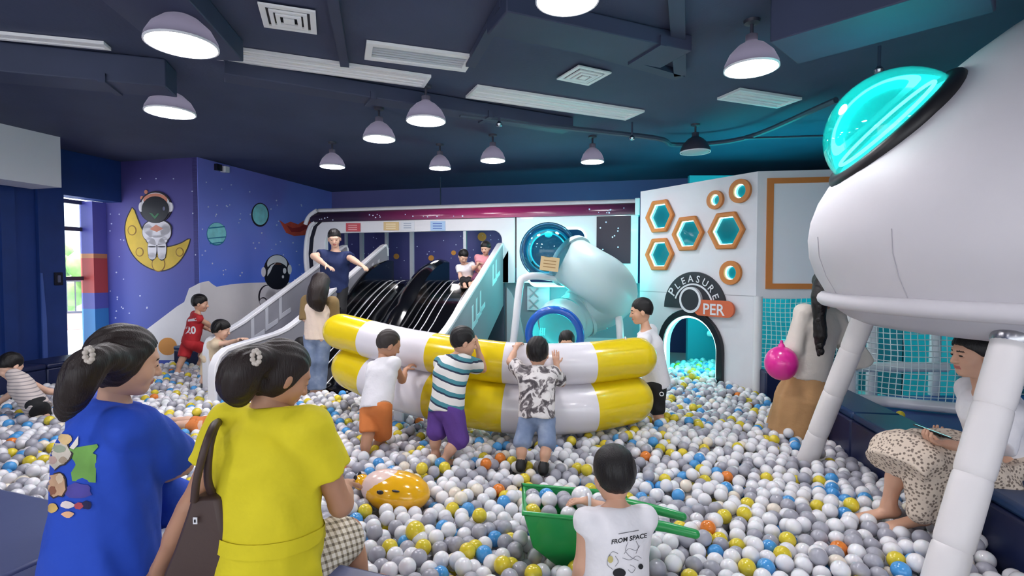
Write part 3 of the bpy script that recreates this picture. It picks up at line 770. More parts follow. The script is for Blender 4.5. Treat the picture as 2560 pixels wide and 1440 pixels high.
tp = [FAC.at(a, z, .02) for a, z in ((W0 + .02, 2.36), (W0 + .06, 2.45), (W0 + .13, 2.53), (W0 + .25, 2.60))]
MB().tube(catmull(tp, 4), .035, 10).build('end_trim', M_gloss_white, ship)
MB().tube(catmull([FAC.at(a, z, .0) for a, z in ls], 4), .035, 10).build('end_trim', M_gloss_white, ship)
slab(FAC, [(W1 - .05, 2.38), (W1 + .02, 2.38), (W1 + .02, 2.64), (W1 - .05, 2.64)], -.2, .26).build('end_cap', M_gloss_white, ship, bevel=.01)
slab(FAC, [(3.52, 1.66), (4.03, 1.66), (4.03, 2.38), (3.52, 2.38)], 0, .012).build('dark_window', mat('starry_black', (34, 26, 44), .3), ship)
for k in range(9):
    a, z = random.uniform(3.56, 4.0), random.uniform(1.72, 2.34); slab(FAC, circ(8, .012, a, z), .012, .003).build('star', M_star, ship)
for k in range(26):
    a = random.uniform(W0 + .3, W1 - .2); z = random.uniform(2.42, 2.5); slab(FAC, circ(8, random.uniform(.006, .014), a, z), .034, .006).build('star', M_star, ship)
# lower panels right of the slide
lo = MB(); slab(FAC, [(2.05, 0), (W1 + .1, 0), (W1 + .1, 1.36), (2.05, 1.36)], -.12, -.08, mb=lo)
lo.build('lower_wall', mat('lower_wall_grey', (120, 130, 140), .5), ship)
slab(FAC, [(2.08, 0), (2.38, 0), (2.36, .5), (2.28, .9), (2.16, 1.18), (2.08, 1.28)], -.12, .03).build('lower_trim', M_lgrey, ship)
slab(FAC, [(2.62, 0), (4.2, 0), (4.2, .5), (2.62, .5)], -.12, .03).build('lower_trim', M_lgrey, ship)
slab(FAC, [(2.42, .92), (2.78, .92), (2.78, 1.3), (2.42, 1.3)], -.12, .04).build('cross_panel', M_lgrey, ship)
for zc in (1.02, 1.2):
    for sgn in (-1, 1):
        c = FAC.at(2.53, zc, -.07); d = nrm(FAC.X + UP * sgn)
        MB().box(c, (.2, .012, .018), (d, FAC.N, np.cross(d, FAC.N))).build('cross_bar', M_grey, ship)
# cyan led outline of the tube opening
MB().tube([FAC.at(a, z, .004) for a, z in grow(op2, -.01)], .013, 6, closed=True).build('led_outline', M_led, ship)
light('tube_led_glow', FAC.at(2.9, 1.75, -.25), 30, LED, .2)
light('tube_led_glow', FAC.at(2.55, 2.05, .12), 2, LED, .05)
light('tube_led_glow', FAC.at(2.95, 1.15, .28), 7, LED, .1)
light('tube_led_glow', FAC.at(3.75, 1.30, .5), 10, LED, .1)
# notices on the shell
for (u0, v0, u1, v1, c, c2, nm, lb) in ((866, 558, 902, 579, (206, 84, 92), (236, 170, 170), 'notice_sign', 'small red notice stuck above the slide opening'), (960, 555, 998, 576, (222, 194, 140), (244, 226, 190), 'notice_sign', 'small beige notice stuck above the slide opening'),
                                  (1004, 553, 1037, 575, (222, 226, 232), (170, 180, 196), 'notice_sign', 'small white notice beside the beige one'), (1077, 553, 1114, 577, (170, 200, 232), (90, 120, 190), 'notice_sign', 'small pale blue notice above the slide opening')):
    t = thing(nm, lb, 'sign', FAC.at(*FAC.inv(u0, v0)))
    q = FAC.pts([(u0, v1), (u1, v1), (u1, v0), (u0, v0)])
    slab(FAC, q, .012, .004).build('sheet', mat('notice_%d' % u0, c, .5), t)
    for i in range(3):
        y = v0 + (v1 - v0) * (.25 + .25 * i); slab(FAC, FAC.pts([(u0 + 6, y + 1.5), (u1 - 8, y + 1.5), (u1 - 8, y - 1), (u0 + 6, y - 1)]), .016, .001).build('print_line', mat('notice_ink_%d' % u0, c2, .5), t)
# platform and cabin behind the opening
pfm = MB().box(SF(.45, -1.05, .68), (3.2, 2.0, 1.36), (E1, E2, UP)).build('slide_platform', mat('platform_grey', (80, 80, 96), .6)); tag(pfm, 'raised platform behind the black slides inside the spaceship', 'platform')
for k, (u, th) in enumerate(((866, .05), (905, .07), (967, .06), (1030, .07), (1163, .06))):
    r = ray(u, 640); pl = Plane(SF(-3, -1.7, 0)[:2], SF(4, -1.7, 0)[:2]); a, z = pl.inv(u, 640)
    o = MB().box(pl.at(a, 1.95), (th, th, 1.2), (E1, E2, UP)).build('cabin_post', M_lgrey); tag(o, '%s upright post behind the slide opening' % ('first', 'second', 'third', 'fourth', 'fifth')[k] + ' from the left', 'post', 'posts behind the slide opening')
cb = thing('cabin_fill_light', 'added fill light disc brightening the inside of the spaceship cabin', 'lamp', SF(.6, -1.0, 2.62))  # fill light added to brighten the dark cabin interior
MB().lathe([(.001, 0), (.16, 0), (.17, .03), (.001, .03)], SF(.6, -1.0, 2.58), 24).build('diffuser', emis('cabin_fill_emitter', (1, .95, .95), 48.0), cb)
MB().lathe([(.175, .0), (.19, .04), (.001, .05)], SF(.6, -1.0, 2.58), 24).build('housing', M_white, cb)
MB().tube([SF(.6, -1.0, 2.62), SF(.6, -1.0, CEIL)], .012, 8).build('rod', M_duct, cb)
WBK = Plane(O2 + 2.19 * E2[:2] - 2.6 * E1[:2], O2 + 2.19 * E2[:2] + 9 * E1[:2])
for (u, v, r) in ((991, 641, 7), (1078, 645, 7), (1134, 632, 6), (1205, 592, 11)): decal(WBK, epx(u, v, r, r, 16), 1, M_orc, 'painted_planet', wb)
for k in range(60): decal(WBK, epx(random.uniform(830, 1250), random.uniform(585, 720), 1.3, 1.3, 6), 1, M_star, 'star', wb)

# ---------------- slides
sl = thing('wide_slide', 'glossy black multi lane slide with white lines between grey side panels', 'slide', SF(.6, 2, 0))
def lane_z(s):
    if s < .15: return 1.385
    x = s - .15
    z = 1.385 - .47 * x - .03 * math.sin(min(x, 1.2) / 1.2 * math.pi) * -1.6
    return max(z, .16 + .02 * math.exp(-(s - 2.8)))
def ribbon(w0, w1, s0, s1, n, zf, lift, thick, name, m, parent, crown=0.0):
    mb = MB(); ss = [s0 + (s1 - s0) * i / n for i in range(n + 1)]; k = 7 if crown else 1; vs = []
    for s in ss:
        for j in range(k + 1):
            q = j / k; vs.append(SF(w0 + (w1 - w0) * q, s, zf(s) + lift + crown * math.sin(math.pi * q)))
    N = len(vs)
    for s in ss:
        for j in range(k + 1):
            q = j / k; vs.append(SF(w0 + (w1 - w0) * q, s, zf(s) + lift - thick))
    fs = []
    for i in range(n):
        for j in range(k):
            a = i * (k + 1) + j; fs.append((a, a + k + 1, a + k + 2, a + 1)); b = a + N; fs.append((b, b + 1, b + k + 2, b + k + 1))
        a = i * (k + 1); fs.append((a, a + N, a + N + k + 1, a + k + 1)); a += k; fs.append((a, a + k + 1, a + N + k + 1, a + N))
    fs.append(tuple(range(k + 1)) + tuple(reversed(range(N, N + k + 1)))); e = n * (k + 1)
    fs.append(tuple(reversed(range(e, e + k + 1))) + tuple(range(N + e, N + e + k + 1)))
    mb.add(vs, fs); return mb.build(name, m, parent, smooth=40)
ribbon(.03, 1.98, -.05, 3.7, 40, lane_z, -.012, .05, 'slide_bed', M_black, sl)
lanesA = (.17, .40, .62, .86); lanesB = (1.16, 1.38, 1.60, 1.84)
edges = [.12, .225, .35, .56]; edB = [1.155, 1.265, 1.39, 1.60]
for E in (edges + [.74], edB + [1.97]):
    for i in range(4): ribbon(E[i] + .001, E[i + 1] - .001, -.02, 3.68, 36, lane_z, .0, .02, 'lane', M_black, sl)
    for i in range(4): ribbon(E[i] - .0065, E[i] + .0065, .02, 3.68, 36, lane_z, .005, .02, 'lane_line', M_gloss_white, sl)
def fin_z(top, s_end):
    def f(s):
        base = lane_z(s)
        h = top - 1.385; x = max(0.0, s - .15)
        q = 1 + .22 * math.sin(min(1.0, x / 1.3) * math.pi)
        if s > s_end - 1.1: q *= max(0.0, (s_end - s) / 1.1)
        return base + h * q + .01
    return f
ribbon(.03, .112, -.06, 3.3, 40, fin_z(1.70, 3.3), 0, .5, 'divider', M_black, sl, crown=.02)
ribbon(.86, 1.112, -.06, 2.7, 40, fin_z(1.68, 2.7), 0, .5, 'divider', M_black, sl, crown=.05)
ribbon(.60, .86, .02, 2.9, 40, fin_z(1.47, 2.9), 0, .3, 'divider', M_black, sl, crown=.04)
TOP = [(-.02, 1.80), (-.01, 1.92), (.04, 1.985), (.12, 1.965), (1.2, 1.47), (2.45, .915), (2.62, .855), (2.8, .82), (3.45, .765), (3.58, .745), (3.68, .69), (3.74, .60), (3.755, .48), (3.755, .05)]
def side_panel(w, send, sc=1.0):
    prof = []
    for s, z in TOP:
        if s > 2.7: s = 2.7 + (s - 2.7) * (send - 2.7) / (3.755 - 2.7)
        prof.append((s, z))
    bot = [(send, .05), (2.0, .05), (-.02, 1.0)]
    poly = [SF(w - .03, s, z) for s, z in prof] + [SF(w - .03, s, z) for s, z in bot[1:]]
    p = MB().prism(poly, E1 * .06).build('side_panel', M_grey, sl, smooth=25)
    # white edge trim along the top
    path = [np.array(q) for q in prof]
    mb = MB(); vs = []
    for i, q in enumerate(path):
        tt = path[min(i + 1, len(path) - 1)] - path[max(i - 1, 0)]; tt = tt / np.linalg.norm(tt); nn = np.array([-tt[1], tt[0]])
        if nn[1] < 0 and i < 9: nn = -nn
        nn = np.array([-tt[1], tt[0]]) * 1.0
        o1 = q + nn * .012; o2 = q - nn * .028
        for o_, ww in ((o1, -.042), (o1, .042), (o2, .042), (o2, -.042)): vs.append(SF(w + ww, o_[0], o_[1]))
    fs = []
    for i in range(len(path) - 1):
        a = i * 4
        for j in range(4): fs.append((a + j, a + (j + 1) % 4, a + 4 + (j + 1) % 4, a + 4 + j))
    fs += [(3, 2, 1, 0), tuple(len(vs) - 4 + j for j in range(4))]
    mb.add(vs, fs).build('edge_trim', M_gloss_white, p, smooth=40, bevel=.006)
    return p
p1 = side_panel(-.745, 3.05); p2 = side_panel(0.0, 3.755); p3 = side_panel(2.011, 3.755)
def arrows(p, w, grp, m=None):
    """three chevron strokes on the right hand face of the panel"""
    for (s, z) in grp:
        v = [(s + .10, z), (s + .10, z + .30), (s + .045, z + .33), (s + .045, z + .085), (s - .15, z + .155), (s - .15, z + .09)]
        MB().prism([SF(w + .031, a, b) for a, b in v], E1 * .006).build('chevron', m or M_lgrey, p, smooth=0)
arrows(p1, -.745, [(2.25, .62), (1.98, .74), (1.70, .87)])
arrows(p2, 0.0, [(2.45, .35), (2.2, .44), (1.42, .9), (1.2, 1.0), (.45, 1.35), (.25, 1.42)])
arrows(p3, 2.011, [(.55, 1.32), (.38, 1.40), (1.55, .78), (1.38, .87), (1.2, .96), (2.5, .4)], mat('chevron_aqua', (196, 236, 240), .4))
# climbing steps between the two left panels
for k in range(6):
    MB().box(SF(-.37, 2.5 - k * .42, .12 + k * .2), (.66, .42, .24 + k * .02), (E1, E2, UP)).build('step', mat('step_blue', (50, 84, 150), .5) if k % 2 else M_grey, sl, bevel=.02)

# ---------------- tube slide
tb = thing('tube_slide', 'white spiral tube slide with a clear dome and blue mouth ring', 'slide', (.7, 6.6, 0))
M_tube = mat('tube_plastic', (196, 222, 226), .35, sss=.2)
M_blue = mat('blue_ring', (30, 92, 190), .25, coat=.4)
R_T = .335
dome_c = px(1371, 628, 7.0)
Pup = catmull([px(1425, 652, 7.05), px(1475, 688, 6.82), px(1524, 716, 6.95)], 8)
el = catmull([px(1425, 652, 7.05), px(1470, 680, 6.85), px(1512, 706, 6.80), px(1530, 735, 7.0), px(1500, 765, 7.3)], 8)
MB().tube(el, R_T, 28, caps=False).build('upper_tube', M_tube, tb, smooth=60)
d0 = nrm(el[1] - el[0])
MB().tube([el[0] - d0 * .02, el[0] + d0 * .04], R_T + .035, 28).build('flange', M_tube, tb)
mid = catmull([px(1500, 765, 7.3), px(1455, 780, 7.35), px(1425, 800, 7.2), px(1405, 806, 6.95)], 8)
MB().tube(mid, [R_T] * len(mid), 28, caps=False).build('lower_tube', M_tube, tb, smooth=60)
endp = catmull([px(1405, 806, 6.95), px(1394, 824, 6.7), px(1386, 838, 6.45)], 6)
light('tube_led_glow', px(1400, 812, 6.85), 2.2, LED, .08)
dm = nrm(mid[9] - mid[8]); MB().tube([mid[8], mid[8] + dm * .05], R_T + .03, 28).build('flange', M_tube, tb)
MB().tube(endp, [R_T + .005] * len(endp), 28, caps=False).build('mouth_tube', M_tube, tb, smooth=60)
d1 = nrm(endp[-1] - endp[-2]); ux = nrm(np.cross(d1, UP)); uy = np.cross(ux, d1)
ring = [endp[-1] + (ux * math.cos(a) + uy * math.sin(a)) * (R_T - .01) for a in np.linspace(0, 2 * math.pi, 41)[:-1]]
MB().tube(ring, .05, 12, closed=True).build('mouth_ring', M_blue, tb, smooth=60)
for k in range(3):
    c = px(1350 + k * 5, 828, 6.75); MB().tube([c - UP * .05, c + UP * .04 + np.array([.01, 0, 0])], .006, 6).build('grip_line', M_ledc, tb)
# clear dome: sphere shell with blue tinted rings
M_clear = clear_mat('clear_acrylic', (206, 224, 236), diff=.06)
MB().ell(dome_c, (.36, .36, .36), n=36, m=22).build('clear_dome', M_clear, tb, smooth=80)
dn = nrm(CAM - dome_c); dx = nrm(np.cross(UP, dn)); dy = np.cross(dn, dx)
for rr, off, m_ in ((.345, -.10, clear_mat('blue_acrylic', (110, 176, 226), diff=.3)), (.362, -.01, clear_mat('pale_acrylic', (190, 214, 232), diff=.25))):
    MB().tube([dome_c + dn * off + (dx * math.cos(a) + dy * math.sin(a)) * rr for a in np.linspace(0, 2 * math.pi, 41)[:-1]], .028, 10, closed=True).build('dome_ring', m_, tb)
MB().lathe([(.335, -.16), (.30, -.14), (.27, -.30), (.25, -.62)], dome_c, 32, (dx, dy, dn)).build('dome_collar', mat('cyan_collar', (50, 170, 200), .3), tb, smooth=60)
light('dome_led_glow', dome_c - dn * .2 + UP * .1, 2.0, LED, .05)
nc = px(1374, 660, 6.66); sn = thing('notice_sign', 'beige notice card on the clear slide dome', 'sign', nc)
sx = nrm(dx * .98 - dy * .12); sy = nrm(np.cross(dn, sx))
MB().box(nc, (.24, .18, .006), (sx, sy, dn)).build('sheet', mat('notice_card', (224, 196, 148), .5), sn)
for i in range(3): MB().box(nc + sy * (.04 - .04 * i) + dn * .004, (.16, .012, .002), (sx, sy, dn)).build('print_line', mat('notice_card_ink', (170, 130, 80), .5), sn)
# pipe rails around the tube slide
def rail(name, pts, label, r=.05):
    o = MB().tube(catmull(pts, 6), r, 12, round_caps=True).build(name, M_gloss_white, smooth=60); return tag(o, label, 'rail')
rail('pipe_rail', [px(1281, 880, 6.7), px(1290, 800, 6.7), px(1300, 712, 6.7), px(1312, 694, 6.72), px(1345, 690, 6.8), px(1400, 696, 7.0)], 'white bent pipe rail left of the tube slide')
rail('pipe_rail', [px(1494, 772, 7.3), px(1530, 776, 7.1), px(1545, 790, 6.9), px(1550, 830, 6.8), px(1552, 900, 6.75)], 'white bent pipe rail right of the tube slide')
for (u, v) in ((1594, 600), (1594, 720)):
    pass

# ================================================================== FLYING SAUCER
UC = np.array([3.30, 2.90, 0.0])
sa = thing('flying_saucer', 'huge white flying saucer on padded legs at the right', 'play structure', UC)
M_sau = mat('saucer_vinyl', (206, 203, 208), .6, bump=.04, bscale=3, var=.015)
prof = [(1.325, 1.40), (1.39, 1.52), (1.43, 1.64), (1.44, 1.76), (1.425, 1.88), (1.385, 2.0), (1.33, 2.10), (1.25, 2.20), (1.10, 2.375), (.93, 2.545), (.77, 2.695), (.61, 2.83), (.45, 2.95), (.317, 3.03), (.16, 3.085), (.001, 3.10)]
MB().lathe(prof, UC, 72).build('body', M_sau, sa, smooth=60)
MB().tube([UC + np.array([1.335 * math.cos(a), 1.335 * math.sin(a), 1.365]) for a in np.linspace(0, 2 * math.pi, 73)[:-1]], .046, 12, closed=True).build('rim', M_sau, sa, smooth=60)
MB().lathe([(1.31, 1.33), (1.2, 1.25), (1.12, 1.215), (.9, 1.20), (.001, 1.20)], UC, 64).build('underside', mat('saucer_under', (200, 198, 206), .5), sa, smooth=50)
# cockpit dome
az = nrm((math.cos(math.radians(166)), math.sin(math.radians(166)), 0)); nn = nrm(az * .72 + UP * .69)
def prof_pt(t):  # point on the body at height interpolation
    return UC + az * t[0] + UP * t[1]
dc = prof_pt((1.075, 2.395)) + np.array([.055, .0, -.025])
X_ = nrm(np.cross(UP, nn)); Y_ = np.cross(nn, X_)
RD = .385
MB().tube([dc + nn * .02 + (X_ * math.cos(a) + Y_ * math.sin(a)) * RD for a in np.linspace(0, 2 * math.pi, 57)[:-1]], .05, 14, closed=True).build('cockpit_gasket', mat('black_rubber', (26, 26, 30), .45), sa, smooth=60)
M_dome = clear_mat('cyan_dome', (84, 236, 230), diff=.20)
MB().lathe([(RD * .96 * math.cos(t), .35 * math.sin(t)) for t in np.linspace(0, math.pi / 2 - .01, 16)], dc + nn * .03, 48, (X_, Y_, nn)).build('cockpit_dome', M_dome, sa, smooth=80)
MB().lathe([(.001, 0), (RD * .9, 0)], dc + nn * .045, 40, (X_, Y_, nn)).build('cockpit_floor', mat('cockpit_cyan', (90, 225, 230), .5), sa)
MB().tube([dc + nn * .085 + (X_ * math.cos(a) + Y_ * math.sin(a)) * RD * .80 for a in np.linspace(0, 2 * math.pi, 49)[:-1]], .010, 8, closed=True).build('led_ring', M_led, sa)
light('cockpit_led_glow', dc + nn * .2, 4.5, LED, .06)
for k in range(14):
    a = math.radians(12 + k * 360 / 14); e_ = np.array([math.cos(a), math.sin(a), 0])
    MB().tube([UC + e_ * (r_ + .001) + UP * z_ for r_, z_ in prof[:4]], .0022, 5).build('seam', mat('saucer_seam', (182, 179, 184), .6), sa)
# legs
M_leg = mat('leg_vinyl', (226, 222, 222), .42)
def leg(base, top, r, label):
    base, top = np.asarray(base), np.asarray(top); d = nrm(top - base); L = np.linalg.norm(top - base)
    body = None; n = max(3, int(round(L / .36)))
    path = []; rs = []
    for i in range(n):
        for q, k in ((.0, .93), (.025, .975), (.1, 1.0), (.5, 1.01), (.9, 1.0), (.975, .975), (1.0, .93)):
            path.append(base + d * L * (i + q) / n); rs.append(r * k)
    o = MB().tube(path, rs, 24).build('leg', M_leg, sa, smooth=50); 
    f = MB().lathe([(.001, .03), (r * 1.05, .03), (r * 1.08, .0), (r * .9, -.03)], top - d * .01, 24, (nrm(np.cross(d, UP)), nrm(np.cross(d, np.cross(d, UP))), d)).build('leg_collar', M_steel, o)
    for a in (0.6, 2.2):
        c = top + np.array([math.cos(a) * r * .9, math.sin(a) * r * .9, .02]); MB().tube([c - UP * .03, c + UP * .07], .015, 8).build('bolt', M_steel, o)
    obst(base, top, r)
l1b = px(2022, 1150, 3.74); l1b[2] = 0.1
l1t = px(2164, 782, 3.45)
b1 = l1t + (px(2022, 1140, 3.78) - l1t) * 1.12
leg(b1, l1t + nrm(l1t - b1) * .06, .068, 'left')
l2t = px(2528, 862, 2.33); b2 = l2t + (px(2360, 1440, 2.2) - l2t) * 1.18
leg(b2, l2t + nrm(l2t - b2) * .03, .074, 'right')
leg((4.6, 2.0, .3), (4.1, 2.4, 1.22), .11, 'back')

# ================================================================== INFLATABLE
M_iy = mat('inflatable_yellow', (232, 204, 22), .22, coat=.35, bump=.03, bscale=5); M_iw = mat('inflatable_white', (228, 224, 230), .25, coat=.3, bump=.03, bscale=5)
bt = thing('inflatable_raft', 'big curved yellow and white striped inflatable in the ball pit', 'inflatable', (0, 4.4, .2))
up = catmull([px(852, 828, 4.98), px(1000, 866, 4.60), px(1150, 892, 4.34), px(1300, 909, 4.24), px(1450, 908, 4.24), px(1592, 893, 4.40)], 12)
lw_ = catmull([px(884, 918, 5.0), px(1000, 966, 4.62), px(1150, 1000, 4.36), px(1300, 1020, 4.26), px(1450, 1018, 4.26), px(1572, 997, 4.42)], 12)
def boat(path, r, name, cuts):
    mb = MB(); mb.tube(path, r, 26, round_caps=True)
    us = [proj(np.array(v))[0] for v in mb.v]
    # per ring colour: rings are 26 vertices each
    ring_u = []
    for i in range(len(mb.v) // 26):
        ring_u.append(proj(np.mean(np.array(mb.v[i * 26:(i + 1) * 26]), axis=0))[0])
    for fi, f in enumerate(mb.f):
        u = np.mean([ring_u[i // 26] for i in f]); mb.m[fi] = sum(1 for c in cuts if u > c) % 2
    o = mb.build(name, [M_iy, M_iw], bt, smooth=80)
    sd = o.modifiers.new('soft', 'SUBSURF'); sd.levels = 1; sd.render_levels = 1
boat(up, .172, 'upper_tube', (922, 1082, 1266, 1472)); boat(lw_, [.212] * len(lw_), 'lower_tube', (935, 1080, 1262, 1474))
fl_ = [p * .5 + q * .5 for p, q in zip(up, lw_)]
for a, b in zip(lw_[::4], lw_[4::4]): obst(a, b, .19)

# ================================================================== WHEELBARROW
M_gr = mat('green_plastic', (30, 150, 74), .35, coat=.2)
wb_ = thing('wheelbarrow', 'green plastic toy wheelbarrow half sunk in the balls', 'wheelbarrow', px(1420, 1370, 2.5))
zt = .415
c4 = [pz(1305, 1213, zt), pz(1560, 1234, zt), pz(1600, 1312, zt), pz(1308, 1283, zt)]     # rim corners: far left, far right, near right, near left
cc = sum(c4) / 4
bot = [cc + (p - cc) * .56 + np.array([.06, 0, -.29]) for p in c4]
bk = MB()
def loop_ring(q, o): return [p + (p - cc) * o for p in q]
outr = loop_ring(c4, 0.0); inn_ = [cc + (p - cc) * .94 for p in c4]; ibot = [cc + (p - cc) * .50 + np.array([.06, 0, -.26]) for p in c4]
midr = [cc + (a - cc) * .90 + np.array([.02, 0, -.17]) for a in outr]
V = outr + midr + bot + inn_ + ibot
F_ = []
for i in range(4):
    j = (i + 1) % 4
    F_ += [(i, j, 4 + j, 4 + i), (4 + i, 4 + j, 8 + j, 8 + i), (j, i, 12 + i, 12 + j), (12 + j, 12 + i, 16 + i, 16 + j)]
F_ += [(8, 9, 10, 11), (19, 18, 17, 16)]
bk.add(V, F_).build('tub', M_gr, wb_, smooth=30, bevel=.012)
MB().tube(outr, .012, 8, closed=True).build('rim', M_gr, wb_, smooth=60)
for (a, b) in (((1560, 1258, .42), (1706, 1292, .40)), ((1590, 1305, .42), (1738, 1335, .40))):
    p, q = pz(*a), pz(*b); MB().tube([p, p * .5 + q * .5 + UP * .005, q], [.026, .022, .020], 12, round_caps=True).build('handle', M_gr, wb_, smooth=60)
obst(cc + UP * -.12 + np.array([-.12, 0, 0]), cc + UP * -.12 + np.array([.18, 0, 0]), .17); TUB = (cc, c4)

# ================================================================== INFLATABLE ANIMAL + PINK BALL
fa = thing('inflatable_toy', 'glossy yellow inflatable animal toy lying on the balls', 'toy', px(985, 1250, 3.05))
fc = px(992, 1228, 3.08); M_fy = mat('toy_yellow', (238, 178, 24), .15, coat=.5); M_fw = mat('toy_white', (236, 206, 196), .2, coat=.4)
fx = nrm((1, -.15, -.10)); fz = nrm(UP - fx * (UP @ fx)); fy = np.cross(fz, fx)
MB().ell(fc, (.205, .15, .115), (fx, fy, fz), 32, 18).build('body', M_fy, fa, smooth=80)
hc = fc - fx * .225 + fz * .02
MB().ell(hc, (.05, .055, .045), (fx, fy, fz), 18, 12).build('head', M_fy, fa, smooth=80)
for s in (-1, 1): MB().ell(hc - fx * .03 + fz * .03 + fy * .03 * s, (.012, .012, .02), (fx, fy, fz), 10, 8).build('horn', M_dark, fa)
MB().ell(fc - fx * .055 + fz * .006, (.165, .125, .113), (fx, fy, fz), 28, 16).build('white_patch', M_fw, fa, smooth=80)
def on_ell(du, dv, r, name, m):
    d = nrm(fx * du + fz * dv - fy * math.sqrt(max(0.05, 1 - du * du - dv * dv))); k = 1 / math.sqrt((d @ fx / .205) ** 2 + (d @ fy / .15) ** 2 + (d @ fz / .115) ** 2)
    MB().ell(fc + d * k, r, (fx, fy, fz), 12, 8).build(name, m, fa)
on_ell(-.35, .28, (.022, .012, .012), 'eye', M_dark); on_ell(.25, .42, (.024, .01, .006), 'closed_eye', M_dark); on_ell(-.1, -.3, (.028, .01, .006), 'mouth', M_dark)
obst(fc - fx * .1, fc + fx * .1, .12)
pk = thing('pink_ball', 'bright pink inflatable ball held by the woman with a braid', 'ball', px(1953, 908, 4.25)); pc = px(1953, 908, 4.25)
MB().ell(pc, (.128, .128, .14), n=32, m=18).build('skin', mat('hot_pink', (226, 44, 150), .3, coat=.3), pk, smooth=80)
MB().lathe([(.03, 0), (.022, .02), (.012, .03), (.012, .05), (.001, .055)], pc + UP * .135, 12).build('valve', mat('hot_pink'  , (226, 44, 150)), pk)
# inner lamp of the doorway already daylight; nothing more
# ================================================================== PEOPLE: implicit surfaces meshed with surface nets
def surfnet(F, lo, cell):
    S = F < 0
    nx, ny, nz = F.shape
    c = np.zeros((nx - 1, ny - 1, nz - 1), np.uint8)
    for i in (0, 1):
        for j in (0, 1):
            for k in (0, 1): c += S[i:nx - 1 + i, j:ny - 1 + j, k:nz - 1 + k]
    act = (c > 0) & (c < 8)
    idx = np.argwhere(act)
    if len(idx) == 0: return np.zeros((0, 3)), np.zeros((0, 4), int)
    offs = [(i, j, k) for i in (0, 1) for j in (0, 1) for k in (0, 1)]
    val = [F[idx[:, 0] + a, idx[:, 1] + b, idx[:, 2] + d] for a, b, d in offs]
    acc = np.zeros((len(idx), 3)); cnt = np.zeros(len(idx))
    for a in range(8):
        for b in range(a + 1, 8):
            if sum(x != y for x, y in zip(offs[a], offs[b])) != 1: continue
            m = (val[a] < 0) != (val[b] < 0)
            t = np.where(m, val[a] / np.where(m, val[a] - val[b], 1), 0)
            p = np.array(offs[a])[None, :] + (np.array(offs[b]) - np.array(offs[a]))[None, :] * t[:, None]
            acc += p * m[:, None]; cnt += m
    V = (idx + acc / cnt[:, None]) * cell + lo
    ids = -np.ones(act.shape, np.int64); ids[act] = np.arange(len(idx))
    faces = []
    for ax in range(3):
        a, b = (ax + 1) % 3, (ax + 2) % 3
        s0 = [slice(None)] * 3; s1 = [slice(None)] * 3
        s0[ax] = slice(0, -1); s1[ax] = slice(1, None)
        for q in (a, b): s0[q] = slice(1, -1); s1[q] = slice(1, -1)
        A_, B_ = S[tuple(s0)], S[tuple(s1)]
        cr = np.argwhere(A_ != B_)
        if len(cr) == 0: continue
        ins = A_[cr[:, 0], cr[:, 1], cr[:, 2]]
        base = cr.copy(); base[:, a] += 1; base[:, b] += 1
        def cid(da, db):
            q = base.copy(); q[:, a] += da; q[:, b] += db; return ids[q[:, 0], q[:, 1], q[:, 2]]
        quad = np.stack([cid(-1, -1), cid(0, -1), cid(0, 0), cid(-1, 0)], 1)
        quad[~ins] = quad[~ins][:, ::-1]; faces.append(quad)
    return V, np.concatenate(faces)

